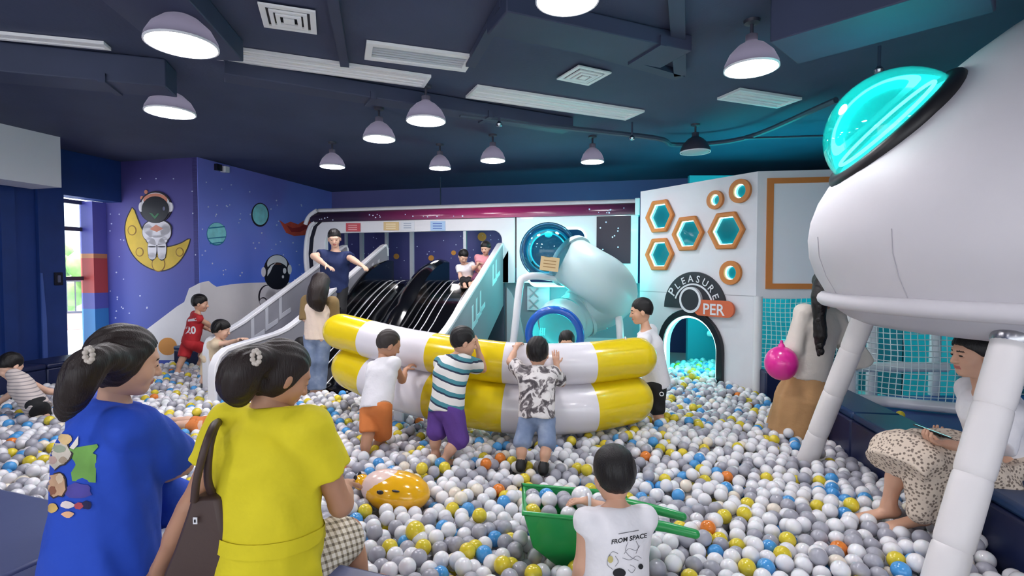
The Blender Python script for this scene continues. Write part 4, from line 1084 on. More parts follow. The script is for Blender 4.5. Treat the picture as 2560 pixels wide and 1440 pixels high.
class SDF:
    def __init__(s): s.p = []; s.gcuts = []
    def cone(s, a, b, ra, rb, k=.02, cuts=(), op='u'):
        a, b = np.asarray(a, float), np.asarray(b, float); R = max(ra, rb); ab = b - a; L2 = max(1e-9, ab @ ab)
        def fn(P):
            t = np.clip(((P - a) @ ab) / L2, 0, 1)
            return np.linalg.norm(P - a - t[..., None] * ab, axis=-1) - (ra + (rb - ra) * t)
        s.p.append((fn, np.minimum(a, b) - R, np.maximum(a, b) + R, k, cuts, op)); return s
    def ecap(s, a, b, side, wa, wb, da, db, k=.03, cuts=(), op='u'):
        a, b = np.asarray(a, float), np.asarray(b, float); ab = b - a; L = max(1e-6, np.linalg.norm(ab)); ax = ab / L
        side = nrm(np.asarray(side) - ax * (np.asarray(side) @ ax)); fw = np.cross(side, ax); R = max(wa, wb, da, db)
        def fn(P):
            q = P - a; h = q @ ax; t = np.clip(h / L, 0, 1); e = h - t * L
            w_ = wa + (wb - wa) * t; d_ = da + (db - da) * t; mn = np.minimum(w_, d_)
            n = np.sqrt(((q @ side) / w_) ** 2 + ((q @ fw) / d_) ** 2 + (e / mn) ** 2)
            g = np.sqrt(((q @ side) / w_ ** 2) ** 2 + ((q @ fw) / d_ ** 2) ** 2 + (e / mn ** 2) ** 2)
            return np.where(n > 1e-4, n * (n - 1) / np.maximum(g, 1e-6), -mn)
        s.p.append((fn, np.minimum(a, b) - R, np.maximum(a, b) + R, k, cuts, op)); return s
    def ell(s, c, M, r, k=.02, cuts=(), op='u'):
        c = np.asarray(c, float); M = np.asarray(M); r = np.asarray(r, float); R = max(r)
        def fn(P):
            q = (P - c) @ M.T
            n = np.linalg.norm(q / r, axis=-1); g = np.linalg.norm(q / r ** 2, axis=-1)
            return np.where(n > 1e-4, n * (n - 1) / np.maximum(g, 1e-6), -min(r))
        s.p.append((fn, c - R, c + R, k, cuts, op)); return s
    def chain(s, pts, rs, k=.02):
        for i in range(len(pts) - 1): s.cone(pts[i], pts[i + 1], rs[i], rs[i + 1], k)
        return s
    def mesh(s, cell, warp=None):
        un = [p for p in s.p if p[5] == 'u']
        lo = np.min([p[1] for p in un], axis=0) - 3 * cell; hi = np.max([p[2] for p in un], axis=0) + 3 * cell
        n = np.ceil((hi - lo) / cell).astype(int) + 1
        F = np.full(n, .06, np.float32)
        for fn, a, b, k, cuts, op in s.p:
            m = k + 2.5 * cell
            i0 = np.clip(np.floor((a - m - lo) / cell).astype(int), 0, n - 1); i1 = np.clip(np.ceil((b + m - lo) / cell).astype(int) + 1, 1, n)
            if np.any(i1 <= i0): continue
            g = np.stack(np.meshgrid(*[lo[d] + cell * np.arange(i0[d], i1[d]) for d in range(3)], indexing='ij'), -1)
            d = fn(g)
            for pt, nn in cuts: d = np.maximum(d, (g - pt) @ nn)
            sl_ = tuple(slice(i0[q], i1[q]) for q in range(3)); f = F[sl_]
            if op == 'u':
                h = np.clip(.5 + .5 * (d - f) / k, 0, 1); F[sl_] = d * (1 - h) + f * h - k * h * (1 - h)
            else:
                h = np.clip(.5 - .5 * (f + d) / k, 0, 1); F[sl_] = f * (1 - h) - d * h + k * h * (1 - h)
        if warp is not None or s.gcuts:
            g = np.stack(np.meshgrid(*[lo[d] + cell * np.arange(n[d]) for d in range(3)], indexing='ij'), -1)
            if warp is not None: F = F + warp(g)
            for pt, nn in s.gcuts: F = np.maximum(F, (g - pt) @ nn)
        return surfnet(F, lo, cell)

def quads(name, V, Q, mats, parent, mi=None):
    me = bpy.data.meshes.new(name); me.vertices.add(len(V)); me.vertices.foreach_set('co', np.asarray(V, np.float32).ravel())
    me.loops.add(Q.size); me.loops.foreach_set('vertex_index', Q.ravel().astype(np.int32))
    me.polygons.add(len(Q)); me.polygons.foreach_set('loop_start', np.arange(0, Q.size, 4, dtype=np.int32))
    for m in mats: me.materials.append(m)
    if mi is not None: me.polygons.foreach_set('material_index', mi.astype(np.int32))
    me.polygons.foreach_set('use_smooth', np.ones(len(Q), bool))
    me.update(calc_edges=True)
    o = link(name, me, parent); o['_bvh'] = 0
    del o['_bvh']
    return o
def folds(amp, seed, f=22.0):
    r = np.random.default_rng(seed); K = r.normal(size=(3, 3)) * f; K[:, 2] *= .55; ph = r.uniform(0, 6, 3)
    def wp(P):
        a = np.sin(P @ K[0] + ph[0] + 1.5 * np.sin(P @ (K[1] * .5) + ph[1])); b = np.sin(P @ (K[2] * 1.6) + ph[2])
        return (amp * (.7 * a + .3 * b)).astype(np.float32)
    return wp
def face_dir(yaw, pitch=0.0, roll=0.0):
    """yaw 0 = facing away from the viewer (+Y), 90 = facing photo-left, 180 = towards the viewer; returns rows right, forward, up"""
    y = math.radians(yaw); f = np.array([-math.sin(y), math.cos(y), 0]); r = np.array([math.cos(y), math.sin(y), 0])
    p = math.radians(pitch); f2 = f * math.cos(p) + UP * math.sin(p); u2 = np.cross(r, f2)
    q = math.radians(roll); r3 = r * math.cos(q) + u2 * math.sin(q); u3 = np.cross(r3, f2)
    return np.stack([r3, f2, u3])

def hair_mat(name, c):
    m = mat(name, c, .40, spec=.35); nt = m.node_tree; b = nt.nodes['Principled BSDF']
    tc = nt.nodes.new('ShaderNodeTexCoord'); mp = nt.nodes.new('ShaderNodeMapping'); mp.inputs['Scale'].default_value = (260, 260, 22)
    n = nt.nodes.new('ShaderNodeTexNoise'); n.inputs['Scale'].default_value = 1.0; n.inputs['Detail'].default_value = 3
    bp = nt.nodes.new('ShaderNodeBump'); bp.inputs['Strength'].default_value = .5; bp.inputs['Distance'].default_value = .006
    nt.links.new(tc.outputs['Object'], mp.inputs['Vector']); nt.links.new(mp.outputs['Vector'], n.inputs['Vector']); nt.links.new(n.outputs['Fac'], bp.inputs['Height']); nt.links.new(bp.outputs['Normal'], b.inputs['Normal'])
    return m
M_hair = hair_mat('black_hair', (20, 17, 18)); M_hairb = hair_mat('dark_brown_hair', (36, 26, 24))
M_eye = mat('eye_dark', (24, 18, 18), .25); M_brow = mat('brow_dark', (52, 38, 34), .7); M_lip = mat('lip_rose', (176, 100, 92), .45)
def skin(name, c): return mat('skin_' + name, c, .5, sss=.08, var=.03, vscale=12)
SK = skin('medium', (206, 160, 134)); SKT = skin('tan', (184, 136, 108)); SKL = skin('light', (222, 180, 156))
def cloth(name, c, rough=.8, var=.05): return mat('cloth_' + name, c, rough, bump=.8, bscale=12, var=var, vscale=6)

def hand(S, W, d, n, sc, thumb, curl):
    d = nrm(d); n = nrm(np.asarray(n) - d * (np.asarray(n) @ d)); lat = np.cross(d, n)
    S.ecap(W - d * .012 * sc, W + d * .072 * sc, lat, .026 * sc, .037 * sc, .018 * sc, .0125 * sc, .012)
    for o, L in ((-.029, .060), (-.0095, .072), (.0105, .076), (.0295, .066)):
        p = W + d * .074 * sc + lat * o * sc * -thumb; r = .0088 * sc
        for i, q in enumerate((.45, .32, .27)):
            a = curl * (.5 + i * .75); dd = nrm(d * math.cos(a) + n * math.sin(a) + lat * o * -thumb * 2.2)
            e = p + dd * L * q * sc * 1.1; S.cone(p, e, r, r * .93, .004); p = e; r *= .93
    p = W + d * .022 * sc + lat * .028 * sc * thumb; r = .0105 * sc
    for L, w_ in ((.036, .9), (.030, .45)):
        dd = nrm(d * .75 + lat * thumb * w_ + n * .35 * (1 + curl)); e = p + dd * L * sc; S.cone(p, e, r, r * .88, .007); p = e; r *= .88

def person(name, label, h, head, look, neck, pelvis, yaw, arms, legs, top=None, bottom=None, hair=None, sk=None, cell=.012, hcell=.005, headH=None,
           shoes=None, cat='person', tk=1.0, hands=True, extra=None, shw=None, footdir=None, curl=.5, chest=1.0, shup=0.0):
    P3 = lambda q: np.asarray(q, float) if isinstance(q, np.ndarray) else px(*q)
    N, P, H = P3(neck), P3(pelvis), P3(head)
    sk = sk or SK
    s = h / 1.6; kid = h < 1.35; t = s * (1.16 if kid else 1.0) * tk
    hh = (headH or (.205 if kid else .225)) / .22
    HR = face_dir(*look); BR = face_dir(yaw); spine = nrm(N - P)
    side = nrm(BR[0] - spine * (BR[0] @ spine)); fwd = np.cross(spine, side) * -1
    if fwd @ BR[1] < 0: fwd = -fwd
    sw = shw or .165 * s * (1.08 if kid else 1.0)
    sh = {'L': N - spine * (.045 * s - shup) - side * sw, 'R': N - spine * (.045 * s - shup) + side * sw}
    hp = {'L': P - side * .085 * t - spine * .03 * s, 'R': P + side * .085 * t - spine * .03 * s}
    C = P + (N - P) * .72
    base = np.array([P[0], P[1], 0.2])
    root = thing(name, label, cat, base)
    AR = {}; LG = {}
    B = SDF()
    B.ecap(P - side * .05 * t, P + side * .05 * t, fwd, .105 * t, .105 * t, .105 * t, .105 * t, .05)
    B.ecap(P, C, side, .135 * t, .150 * t * chest, .095 * t, .105 * t, .05)
    B.ecap(C, N - spine * .03 * s, side, .150 * t * chest, .085 * t, .1 * t, .06 * t, .05)
    B.cone(sh['L'], sh['R'], .05 * t, .05 * t, .04)
    hb = H - HR[2] * .085 * hh - HR[1] * .018 * hh
    B.cone(N - spine * .03 * s, hb, .052 * t, .046 * t * (1.0 if not kid else .92), .03)
    for sd in 'LR':
        if arms.get(sd) is None: continue
        e, wv = P3(arms[sd][0]), P3(arms[sd][1]); AR[sd] = (sh[sd], e, wv)
        B.cone(sh[sd], e, .048 * t, .037 * t, .03); B.cone(e, wv, .038 * t, .025 * t, .02)
        B.cone(e + (wv - e) * .1, e + (wv - e) * .5, .038 * t, .035 * t, .02)
    for sd in 'LR':
        if legs.get(sd) is None: continue
        kn, an = P3(legs[sd][0]), P3(legs[sd][1]); LG[sd] = (hp[sd], kn, an)
        B.cone(hp[sd], kn, .082 * t, .054 * t, .04); B.cone(kn, an, .05 * t, .033 * t, .02)
        cd = nrm(an - kn); back = nrm(-fwd - cd * (-fwd @ cd)) if abs(fwd @ cd) < .95 else -spine
        B.cone(kn + (an - kn) * .12 + back * .012 * t, kn + (an - kn) * .5 + back * .014 * t, .046 * t, .047 * t, .03)
        fd = nrm(np.asarray(footdir[sd])) if footdir and sd in footdir else nrm(np.array([fwd[0], fwd[1], 0]) + 1e-6)
        toe = an + fd * .15 * s - UP * .045 * s; heel = an - fd * .03 * s - UP * .04 * s
        B.cone(heel, an, .032 * t, .034 * t, .02); B.ecap(heel + fd * .03, toe, np.cross(UP, fd), .03 * t, .042 * t, .03 * t, .018 * t, .03)
        if footdir:
            lat = np.cross(UP, fd)
            for j, q in enumerate((-.03, -.014, .002, .017, .03)): B.cone(toe + lat * q * t - fd * abs(q) * .3, toe + lat * q * t + fd * (.03 - .25 * abs(q)) - UP * .004, .0115 * t, .009 * t, .006)
        if an[2] < .45: obst(kn, an - UP * .1, .045 * t)
        LG[sd] = (hp[sd], kn, an, fd, toe, heel)
    V, Q = B.mesh(cell)
    parts = [(V, Q, np.zeros(len(Q), int))]
    # head
    S = SDF(); Lc = lambda x, y, z: H + (HR[0] * x + HR[1] * y + HR[2] * z) * hh
    R_ = lambda *r: np.array(r) * hh
    S.ell(Lc(0, -.012, .03), HR, R_(.077, .094, .084), .02)
    S.ell(Lc(0, .022, -.032), HR, R_(.060, .066, .078), .03)
    S.ell(Lc(0, .058, -.088), HR, R_(.026, .024, .022), .03)
    for x in (-1, 1):
        S.ell(Lc(x * .038, .052, -.03), HR, R_(.026, .026, .03), .02)
        S.ell(Lc(x * .078, -.008, -.008), HR, R_(.010, .020, .031), .008)
        S.ell(Lc(x * .032, .094, .004), HR, R_(.02, .014, .012), .014, op='s')
        S.ell(Lc(x * .031, .078, .003), HR, R_(.0145, .011, .010), .004)
    S.ell(Lc(0, .07, .028), HR, R_(.05, .018, .012), .02)
    S.cone(Lc(0, .082, .012), Lc(0, .102, -.028), .0085 * hh, .0125 * hh, .012)
    for x in (-1, 1): S.ell(Lc(x * .012, .092, -.030), HR, R_(.009, .009, .008), .008)
    S.ell(Lc(0, .082, -.053), HR, R_(.024, .014, .0065), .007); S.ell(Lc(0, .080, -.064), HR, R_(.02, .014, .007), .007)
    S.cone(hb, Lc(0, -.02, -.06), .046 * t * (1 if not kid else .92), .05 * hh, .03)
    V2, Q2 = S.mesh(hcell)
    cen = (V2[Q2].mean(axis=1) - H) @ HR.T / hh
    mi = np.zeros(len(Q2), int); x, y, z = np.abs(cen[:, 0]), cen[:, 1], cen[:, 2]
    mi[(((x - .031) / (.0135 if hcell < .005 else .010)) ** 2 + ((z - .002) / .0055) ** 2 < 1) & (y > .05)] = 1
    if hcell < .005: mi[(np.abs(z - .026 + (x - .03) ** 2 * 6) < .0045) & (x > .013) & (x < .048) & (y > .05)] = 2
    mi[(x < .022) & (np.abs(z + .0585) < .0085) & (y > .075)] = 3
    parts.append((V2, Q2, mi))
    if hands:
        for sd in AR:
            if len(arms[sd]) > 2 and arms[sd][2] is None: continue
            shp, e, wv = AR[sd]; d = nrm(wv - e); o = arms[sd][2] if len(arms[sd]) > 2 else {}
            hd = nrm(np.asarray(o.get('dir', d))); pn = np.asarray(o.get('palm', -UP if abs(hd[2]) < .8 else fwd), float)
            HS = SDF(); hand(HS, wv, hd, pn, (.78 if kid else .95) * (s / .69 if kid else 1) ** .5, o.get('thumb', 1 if sd == 'L' else -1), o.get('curl', curl))
            HS.cone(wv - d * .03, wv, .026 * t, .024 * t, .015)
            v3, q3 = HS.mesh(.0045 if cell < .013 else .006); parts.append((v3, q3, np.zeros(len(q3), int)))
    off = 0; VV = []; QQ = []; MI = []
    for v, q, m in parts: VV.append(v); QQ.append(q + off); MI.append(m); off += len(v)
    body = quads('body', np.concatenate(VV), np.concatenate(QQ), [sk, M_eye, M_brow, M_lip], root, np.concatenate(MI))
    out = {'root': root, 'H': H, 'HR': HR, 'hh': hh, 'side': side, 'fwd': fwd, 'spine': spine, 'N': N, 'P': P, 'AR': AR, 'LG': LG, 'sh': sh, 't': t}
    seed = abs(hash(label)) % 1000 if False else sum(ord(c_) for c_ in label) % 1000
    # ---- top garment
    if top:
        T = SDF(); lo_ = top.get('loose', .014); hem = P - spine * top.get('hem', .08) * s * 1.0
        cuts = [(hem, -spine), (N + spine * .012 * s - fwd * .0, nrm(spine + fwd * top.get('vneck', .15)))]
        g = t
        wx = top.get('wide', 1.0)
        T.ecap(hem - spine * .05, C, side, (.138 * g + lo_ * 1.5) * wx, .150 * g * chest + lo_, (.108 * g + lo_ * 1.4) * wx, .107 * g + lo_, .04, cuts)
        T.ecap(C, N - spine * .025 * s, side, .150 * g * chest + lo_, .085 * g + lo_ * .5, .102 * g + lo_, .062 * g + lo_ * .5, .04, cuts)
        T.cone(sh['L'], sh['R'], .052 * g + lo_ * .6, .052 * g + lo_ * .6, .035, cuts)
        sv = top.get('sleeve', .55)
        for sd in AR:
            a, e, wv = AR[sd][:3]
            if sv <= 1:
                end = a + (e - a) * sv; d = nrm(e - a); T.cone(a, end + d * .03, .054 * g + lo_ * .6, .044 * g + lo_ * (1.2 if sv > .2 else .3), .03, [(end, d)])
            else:
                T.cone(a, e, .054 * g + lo_ * .6, .044 * g + lo_ * .8, .03); end = e + (wv - e) * (sv - 1); d = nrm(wv - e)
                T.cone(e, end + d * .03, .044 * g + lo_ * .8, .034 * g + lo_ * .7, .025, [(end, d)])
        V, Q = T.mesh(top.get('cell', cell * .9), folds(top.get('fold', .004), seed, top.get('ff', 30)))
        out['top'] = quads(top.get('name', 'shirt'), V, Q, [top['mat']], root); out['topVQ'] = (V, Q)
    # ---- lower garment
    if bottom:
        G = SDF(); lo_ = bottom.get('loose', .014); kind = bottom.get('kind', 'shorts'); g = t
        waist = P + spine * bottom.get('waist', .06) * s
        cw = [(waist, spine)]
        if kind != 'skirt':
            G.ecap(P - side * .05 * g, P + side * .05 * g, fwd, .105 * g + lo_ * .4, .105 * g + lo_ * .4, .108 * g + lo_ * .4, .108 * g + lo_ * .4, .03, cw)
            G.ecap(P - spine * .02, waist + spine * .03, side, .138 * g + lo_ * .3, .135 * g + .004, .104 * g + lo_ * .3, .097 * g + .004, .03, cw)
            ln = bottom.get('len', .9)
            for sd in LG:
                a, kn, an = LG[sd][:3]
                if ln <= 1:
                    end = a + (kn - a) * ln; d = nrm(kn - a); G.cone(a, end + d * .03, .084 * g + lo_ * .7, .058 * g + lo_ * 1.1, .012, [(end, d), (waist, spine)])
                else:
                    G.cone(a, kn, .084 * g + lo_ * .7, .057 * g + lo_ * 1.1, .012, [(waist, spine)]); end = kn + (an - kn) * (ln - 1); d = nrm(an - kn)
                    G.cone(kn, end + d * .03, .057 * g + lo_ * 1.1, .047 * g + lo_ * 1.3, .012, [(end, d)])
        else:
            pts = [P3(q) for q in bottom['path']]; ws = bottom['w']; ds = bottom['d']; dn = nrm(pts[-1] - pts[-2])
            for i in range(len(pts) - 1):
                last = i == len(pts) - 2
                G.ecap(pts[i], pts[i + 1] + (dn * .04 if last else 0), bottom.get('side', side), ws[i], ws[i + 1], ds[i], ds[i + 1], .03, ([(pts[-1], dn)] if last else []) + ([(waist, spine)] if i == 0 else []))
            for q in bottom.get('more', ()):
                G.cone(P3(q[0]), P3(q[1]), q[2], q[3], .04, [(pts[-1], dn)] if len(q) > 4 else [])
        V, Q = G.mesh(bottom.get('cell', cell), folds(bottom.get('fold', .004), seed + 3, bottom.get('ff', 30)))
        out['bottom'] = quads(bottom.get('name', kind), V, Q, [bottom['mat']], root)
    # ---- hair
    if hair:
        G = SDF(); st = hair.get('style', 'short'); th = hair.get('thick', .013)
        hl = hair.get('line', (.062, -.055))      # hairline height at the brow and at the nape
        sl0 = (hl[0] - hl[1]) / .17; z0 = hl[0] - sl0 * .085
        cn = nrm(HR[1] * sl0 - HR[2]); cp = Lc(0, 0, z0)
        if st == 'short':
            G.ell(Lc(0, -.022, .046), HR, R_(.078 + th * .6, .092 + th * .7, .078 + th * 1.1), .02, [(cp, cn)])
            G.ell(Lc(0, -.030, .010), HR, R_(.077 + th * .25, .081 + th * .4, .082), .025, [(cp, cn)])
        else:
            G.ell(Lc(0, -.014, .034), HR, R_(.079 + th * .8, .096 + th, .085 + th), .02, [(cp, cn)])
        if st == 'wrap':
            c2 = [(Lc(0, hair.get('front', .035), 0), nrm(HR[1] - HR[2] * .55))]
            G.p = []; G.ell(Lc(0, -.022, .030), HR, R_(.081 + th * .6, .094 + th, .088 + th), .02, c2); G.ell(Lc(0, -.034, -.018), HR, R_(.077 + th * .5, .074 + th * .6, .078), .03, c2)
        if st == 'long' or st == 'pony':
            G.ell(Lc(0, -.045, .0), HR, R_(.080, .068, .085), .03, [(cp - HR[2] * 0, cn)])
        for ch in hair.get('chains', ()):
            pts = [P3(q) for q in ch['pts']]; G.chain(catmull(pts, 3), np.interp(np.linspace(0, 1, 3 * (len(pts) - 1) + 1), np.linspace(0, 1, len(ch['r'])), ch['r']), ch.get('k', .02))
        amp = hair.get('fold', .0022)
        def strands(Pq):
            q = (Pq - H) @ HR.T
            return (amp * .55 * np.sin(q[..., 0] * 230 + 2.0 * np.sin(q[..., 2] * 38) + 1.5 * np.sin(q[..., 1] * 30)) + amp * .45 * np.sin(q[..., 0] * 95 + q[..., 1] * 45 + q[..., 2] * 20)).astype(np.float32)
        V, Q = G.mesh(hair.get('cell', hcell * 1.1), strands)
        out['hair'] = quads('hair', V, Q, [hair.get('mat', M_hair)], root)
    if shoes:
        for sd in LG:
            a, kn, an, fd, toe, heel = LG[sd]; G = SDF()
            G.cone(an + (kn - an) * .22, an, .04 * t, .04 * t, .015, [(an + (kn - an) * .2, nrm(kn - an))])
            G.cone(heel, an - UP * .01, .042 * t, .042 * t, .02); G.ecap(heel + fd * .02, toe + fd * .02, np.cross(UP, fd), .04 * t, .05 * t, .04 * t, .032 * t, .03)
            V, Q = G.mesh(cell * .9); quads('shoe', V, Q, [shoes], root)
    return out

def surf_decal(o, uvs, m, name, off=.003, rings=5, cam=True):
    """flat print laid onto a garment: outline in photo pixels, dropped on the cloth surface"""
    V, Q = o['topVQ']; bv = o.get('bvh')
    if bv is None: bv = o['bvh'] = BVHTree.FromPolygons([tuple(v) for v in V], [tuple(int(i) for i in q) for q in Q])
    c = np.mean(uvs, axis=0); pts = [tuple(c)]; n = len(uvs)
    for k in range(1, rings + 1): pts += [tuple(c + (np.array(p) - c) * k / rings) for p in uvs]
    P = []
    for (u, v) in pts:
        r = ray(u, v); hit = bv.ray_cast(Vector(CAM), Vector(r).normalized())
        P.append(None if hit[0] is None else np.array(hit[0]) - nrm(r) * off * .5 + np.array(hit[1]) * off * (1 if hit[1].dot(Vector(r)) < 0 else -1) * .8)
    F = [(0, 1 + i, 1 + (i + 1) % n) for i in range(n)]
    for k in range(rings - 1):
        a = 1 + k * n; b = a + n
        for i in range(n): j = (i + 1) % n; F.append((a + i, b + i, b + j, a + j))
    F = [f for f in F if all(P[i] is not None for i in f)]
    P = [p if p is not None else (0, 0, 0) for p in P]
    used = sorted({i for f in F for i in f}); mp = {i: k for k, i in enumerate(used)}
    if not F: return None
    return MB().add([P[i] for i in used], [tuple(mp[i] for i in f) for f in F]).build(name, m, o['top'], smooth=80)
def surf_text(o, body, u, v, size, ang, m, name, bold=.01, off=.003, shear=0.0):
    """lettering printed on a garment; u, v = lower left corner in photo pixels, size = cap height in pixels"""
    V, Q = o['topVQ']; bv = o.get('bvh')
    if bv is None: bv = o['bvh'] = BVHTree.FromPolygons([tuple(v_) for v_ in V], [tuple(int(i) for i in q) for q in Q])
    T, Fc = text2d(body, size / .7, bold); c, s = math.cos(math.radians(ang)), math.sin(math.radians(ang)); P = []; ok = True
    for (x, y) in T:
        x += shear * y
        uu, vv = u + x * c - y * s * -1 * -1, v - (x * s + y * c)
        r = ray(uu, vv); hit = bv.ray_cast(Vector(CAM), Vector(r).normalized())
        if hit[0] is None: P.append(None); continue
        P.append(np.array(hit[0]) - nrm(r) * off)
    F = [f for f in Fc if all(P[i] is not None for i in f)]
    if not F: return None
    P = [p if p is not None else (0, 0, 0) for p in P]
    used = sorted({i for f in F for i in f}); mp = {i: k for k, i in enumerate(used)}
    return MB().add([P[i] for i in used], [tuple(mp[i] for i in f) for f in F]).build(name, m, o['top'], smooth=0)
# ------------------------------------------------------------------ fabrics with patterns
def stripes(nt, tc):
    sp = nt.nodes.new('ShaderNodeSeparateXYZ'); nt.links.new(tc.outputs['Object'], sp.inputs[0])
    nz = nt.nodes.new('ShaderNodeTexNoise'); nz.inputs['Scale'].default_value = 9; nt.links.new(tc.outputs['Object'], nz.inputs['Vector'])
    ma = nt.nodes.new('ShaderNodeMath'); ma.operation = 'MULTIPLY_ADD'; ma.inputs[1].default_value = .02; nt.links.new(nz.outputs['Fac'], ma.inputs[0]); nt.links.new(sp.outputs['Z'], ma.inputs[2])
    x = nt.nodes.new('ShaderNodeMath'); x.operation = 'MULTIPLY_ADD'; x.inputs[1].default_value = .28; nt.links.new(sp.outputs['X'], x.inputs[0]); nt.links.new(ma.outputs[0], x.inputs[2])
    d = nt.nodes.new('ShaderNodeMath'); d.operation = 'DIVIDE'; d.inputs[1].default_value = .088; nt.links.new(x.outputs[0], d.inputs[0])
    f = nt.nodes.new('ShaderNodeMath'); f.operation = 'FRACT'; nt.links.new(d.outputs[0], f.inputs[0])
    return ramp(nt, f.outputs[0], [(0, (30, 44, 70)), (.12, (66, 132, 144)), (.42, (224, 222, 218)), (.98, (30, 44, 70))], 'CONSTANT')
M_stripe = ramp_mat('cloth_teal_stripes', stripes, .8)
def tiedye(nt, tc):
    nz = nt.nodes.new('ShaderNodeTexNoise'); nz.inputs['Scale'].default_value = 13; nz.inputs['Detail'].default_value = 4; nz.inputs['Distortion'].default_value = 1.6; nt.links.new(tc.outputs['Object'], nz.inputs['Vector'])
    return ramp(nt, nz.outputs['Fac'], [(.36, (74, 68, 72)), (.47, (128, 120, 122)), (.52, (220, 214, 212)), (.75, (230, 226, 224))])
M_tie = ramp_mat('cloth_tie_dye', tiedye, .8)
def plaid(nt, tc):
    out = []
    for v in ((.75, .6, .15), (-.2, .35, .9)):
        dt = nt.nodes.new('ShaderNodeVectorMath'); dt.operation = 'DOT_PRODUCT'; dt.inputs[1].default_value = v; nt.links.new(tc.outputs['Object'], dt.inputs[0])
        d = nt.nodes.new('ShaderNodeMath'); d.operation = 'DIVIDE'; d.inputs[1].default_value = .024; nt.links.new(dt.outputs['Value'], d.inputs[0])
        f = nt.nodes.new('ShaderNodeMath'); f.operation = 'FRACT'; nt.links.new(d.outputs[0], f.inputs[0])
        g = nt.nodes.new('ShaderNodeMath'); g.operation = 'LESS_THAN'; g.inputs[1].default_value = .40; nt.links.new(f.outputs[0], g.inputs[0]); out.append(g)
    a = nt.nodes.new('ShaderNodeMath'); a.operation = 'ADD'; nt.links.new(out[0].outputs[0], a.inputs[0]); nt.links.new(out[1].outputs[0], a.inputs[1])
    h = nt.nodes.new('ShaderNodeMath'); h.operation = 'MULTIPLY'; h.inputs[1].default_value = .5; nt.links.new(a.outputs[0], h.inputs[0])
    return ramp(nt, h.outputs[0], [(0, (230, 222, 208)), (.4, (182, 170, 148)), (.9, (110, 98, 84))], 'CONSTANT')
M_plaid = ramp_mat('cloth_plaid', plaid, .8)
def floral(nt, tc):
    v = nt.nodes.new('ShaderNodeTexVoronoi'); v.inputs['Scale'].default_value = 62; nt.links.new(tc.outputs['Object'], v.inputs['Vector'])
    return ramp(nt, v.outputs['Distance'], [(0, (112, 100, 92)), (.34, (134, 118, 106)), (.46, (216, 200, 182))], 'LINEAR')
M_floral = ramp_mat('cloth_floral', floral, .85)
def thinstripe(nt, tc):
    sp = nt.nodes.new('ShaderNodeSeparateXYZ'); nt.links.new(tc.outputs['Object'], sp.inputs[0])
    d = nt.nodes.new('ShaderNodeMath'); d.operation = 'DIVIDE'; d.inputs[1].default_value = .03; nt.links.new(sp.outputs['Z'], d.inputs[0])
    f = nt.nodes.new('ShaderNodeMath'); f.operation = 'FRACT'; nt.links.new(d.outputs[0], f.inputs[0])
    return ramp(nt, f.outputs[0], [(0, (150, 142, 144)), (.28, (204, 192, 188))], 'CONSTANT')
M_thin = ramp_mat('cloth_thin_stripes', thinstripe, .85)
def denim(nt, tc):
    nz = nt.nodes.new('ShaderNodeTexNoise'); nz.inputs['Scale'].default_value = 7; nz.inputs['Detail'].default_value = 5; nt.links.new(tc.outputs['Object'], nz.inputs['Vector'])
    return ramp(nt, nz.outputs['Fac'], [(.3, (96, 112, 142)), (.55, (126, 142, 172)), (.75, (164, 176, 198))])
M_denim = ramp_mat('cloth_denim', denim, .85)
C_white = cloth('white', (230, 228, 232)); C_orange = cloth('orange', (214, 124, 62)); C_purple = cloth('purple', (92, 58, 140)); C_black = cloth('black', (22, 22, 26)); C_blue = cloth('royal_blue', (26, 72, 188))
C_yellow = cloth('yellow', (222, 206, 28)); C_beige = cloth('beige', (216, 208, 198)); C_tan = cloth('tan_skirt', (196, 152, 104)); C_red = cloth('red', (186, 36, 44)); C_cream = cloth('cream', (216, 196, 166)); C_navy = cloth('navy', (24, 40, 86))
C_pink = cloth('pink', (222, 150, 160)); C_maroon = cloth('maroon', (110, 60, 90)); C_olive = cloth('olive', (128, 104, 66)); C_bd = cloth('baby_cream', (226, 206, 190))

# ---- women on the bench
blue = person('person', 'seated woman in a blue printed T-shirt with a ponytail', 1.6, (318, 905, 1.90), (-44, -14, 0), (282, 1012, 1.90), (258, 1400, 1.88), -32,
    {'L': ((215, 1230, 2.10), (330, 1230, 2.30)), 'R': ((456, 1162, 2.06), (375, 1205, 2.24))},
    {'L': ((395, 1330, 2.32), px(400, 1440, 2.5)), 'R': ((500, 1345, 2.30), px(520, 1450, 2.45))},
    top=dict(mat=C_blue, sleeve=.78, hem=.10, loose=.042, wide=1.12, fold=.007, ff=26, cell=.009), bottom=dict(waist=.14, mat=C_white, kind='shorts', len=1.0, loose=.03, fold=.006, ff=14),
    hair=dict(style='wrap', front=.03, thick=.016, mat=M_hairb, fold=.003, chains=[dict(pts=[(290, 905, 1.82), (248, 895, 1.74), (210, 925, 1.69), (185, 985, 1.69), (158, 1045, 1.71)], r=[.055, .034, .046, .042, .012], k=.03)]),
    sk=SK, cell=.0095, hcell=.0042, headH=.228)
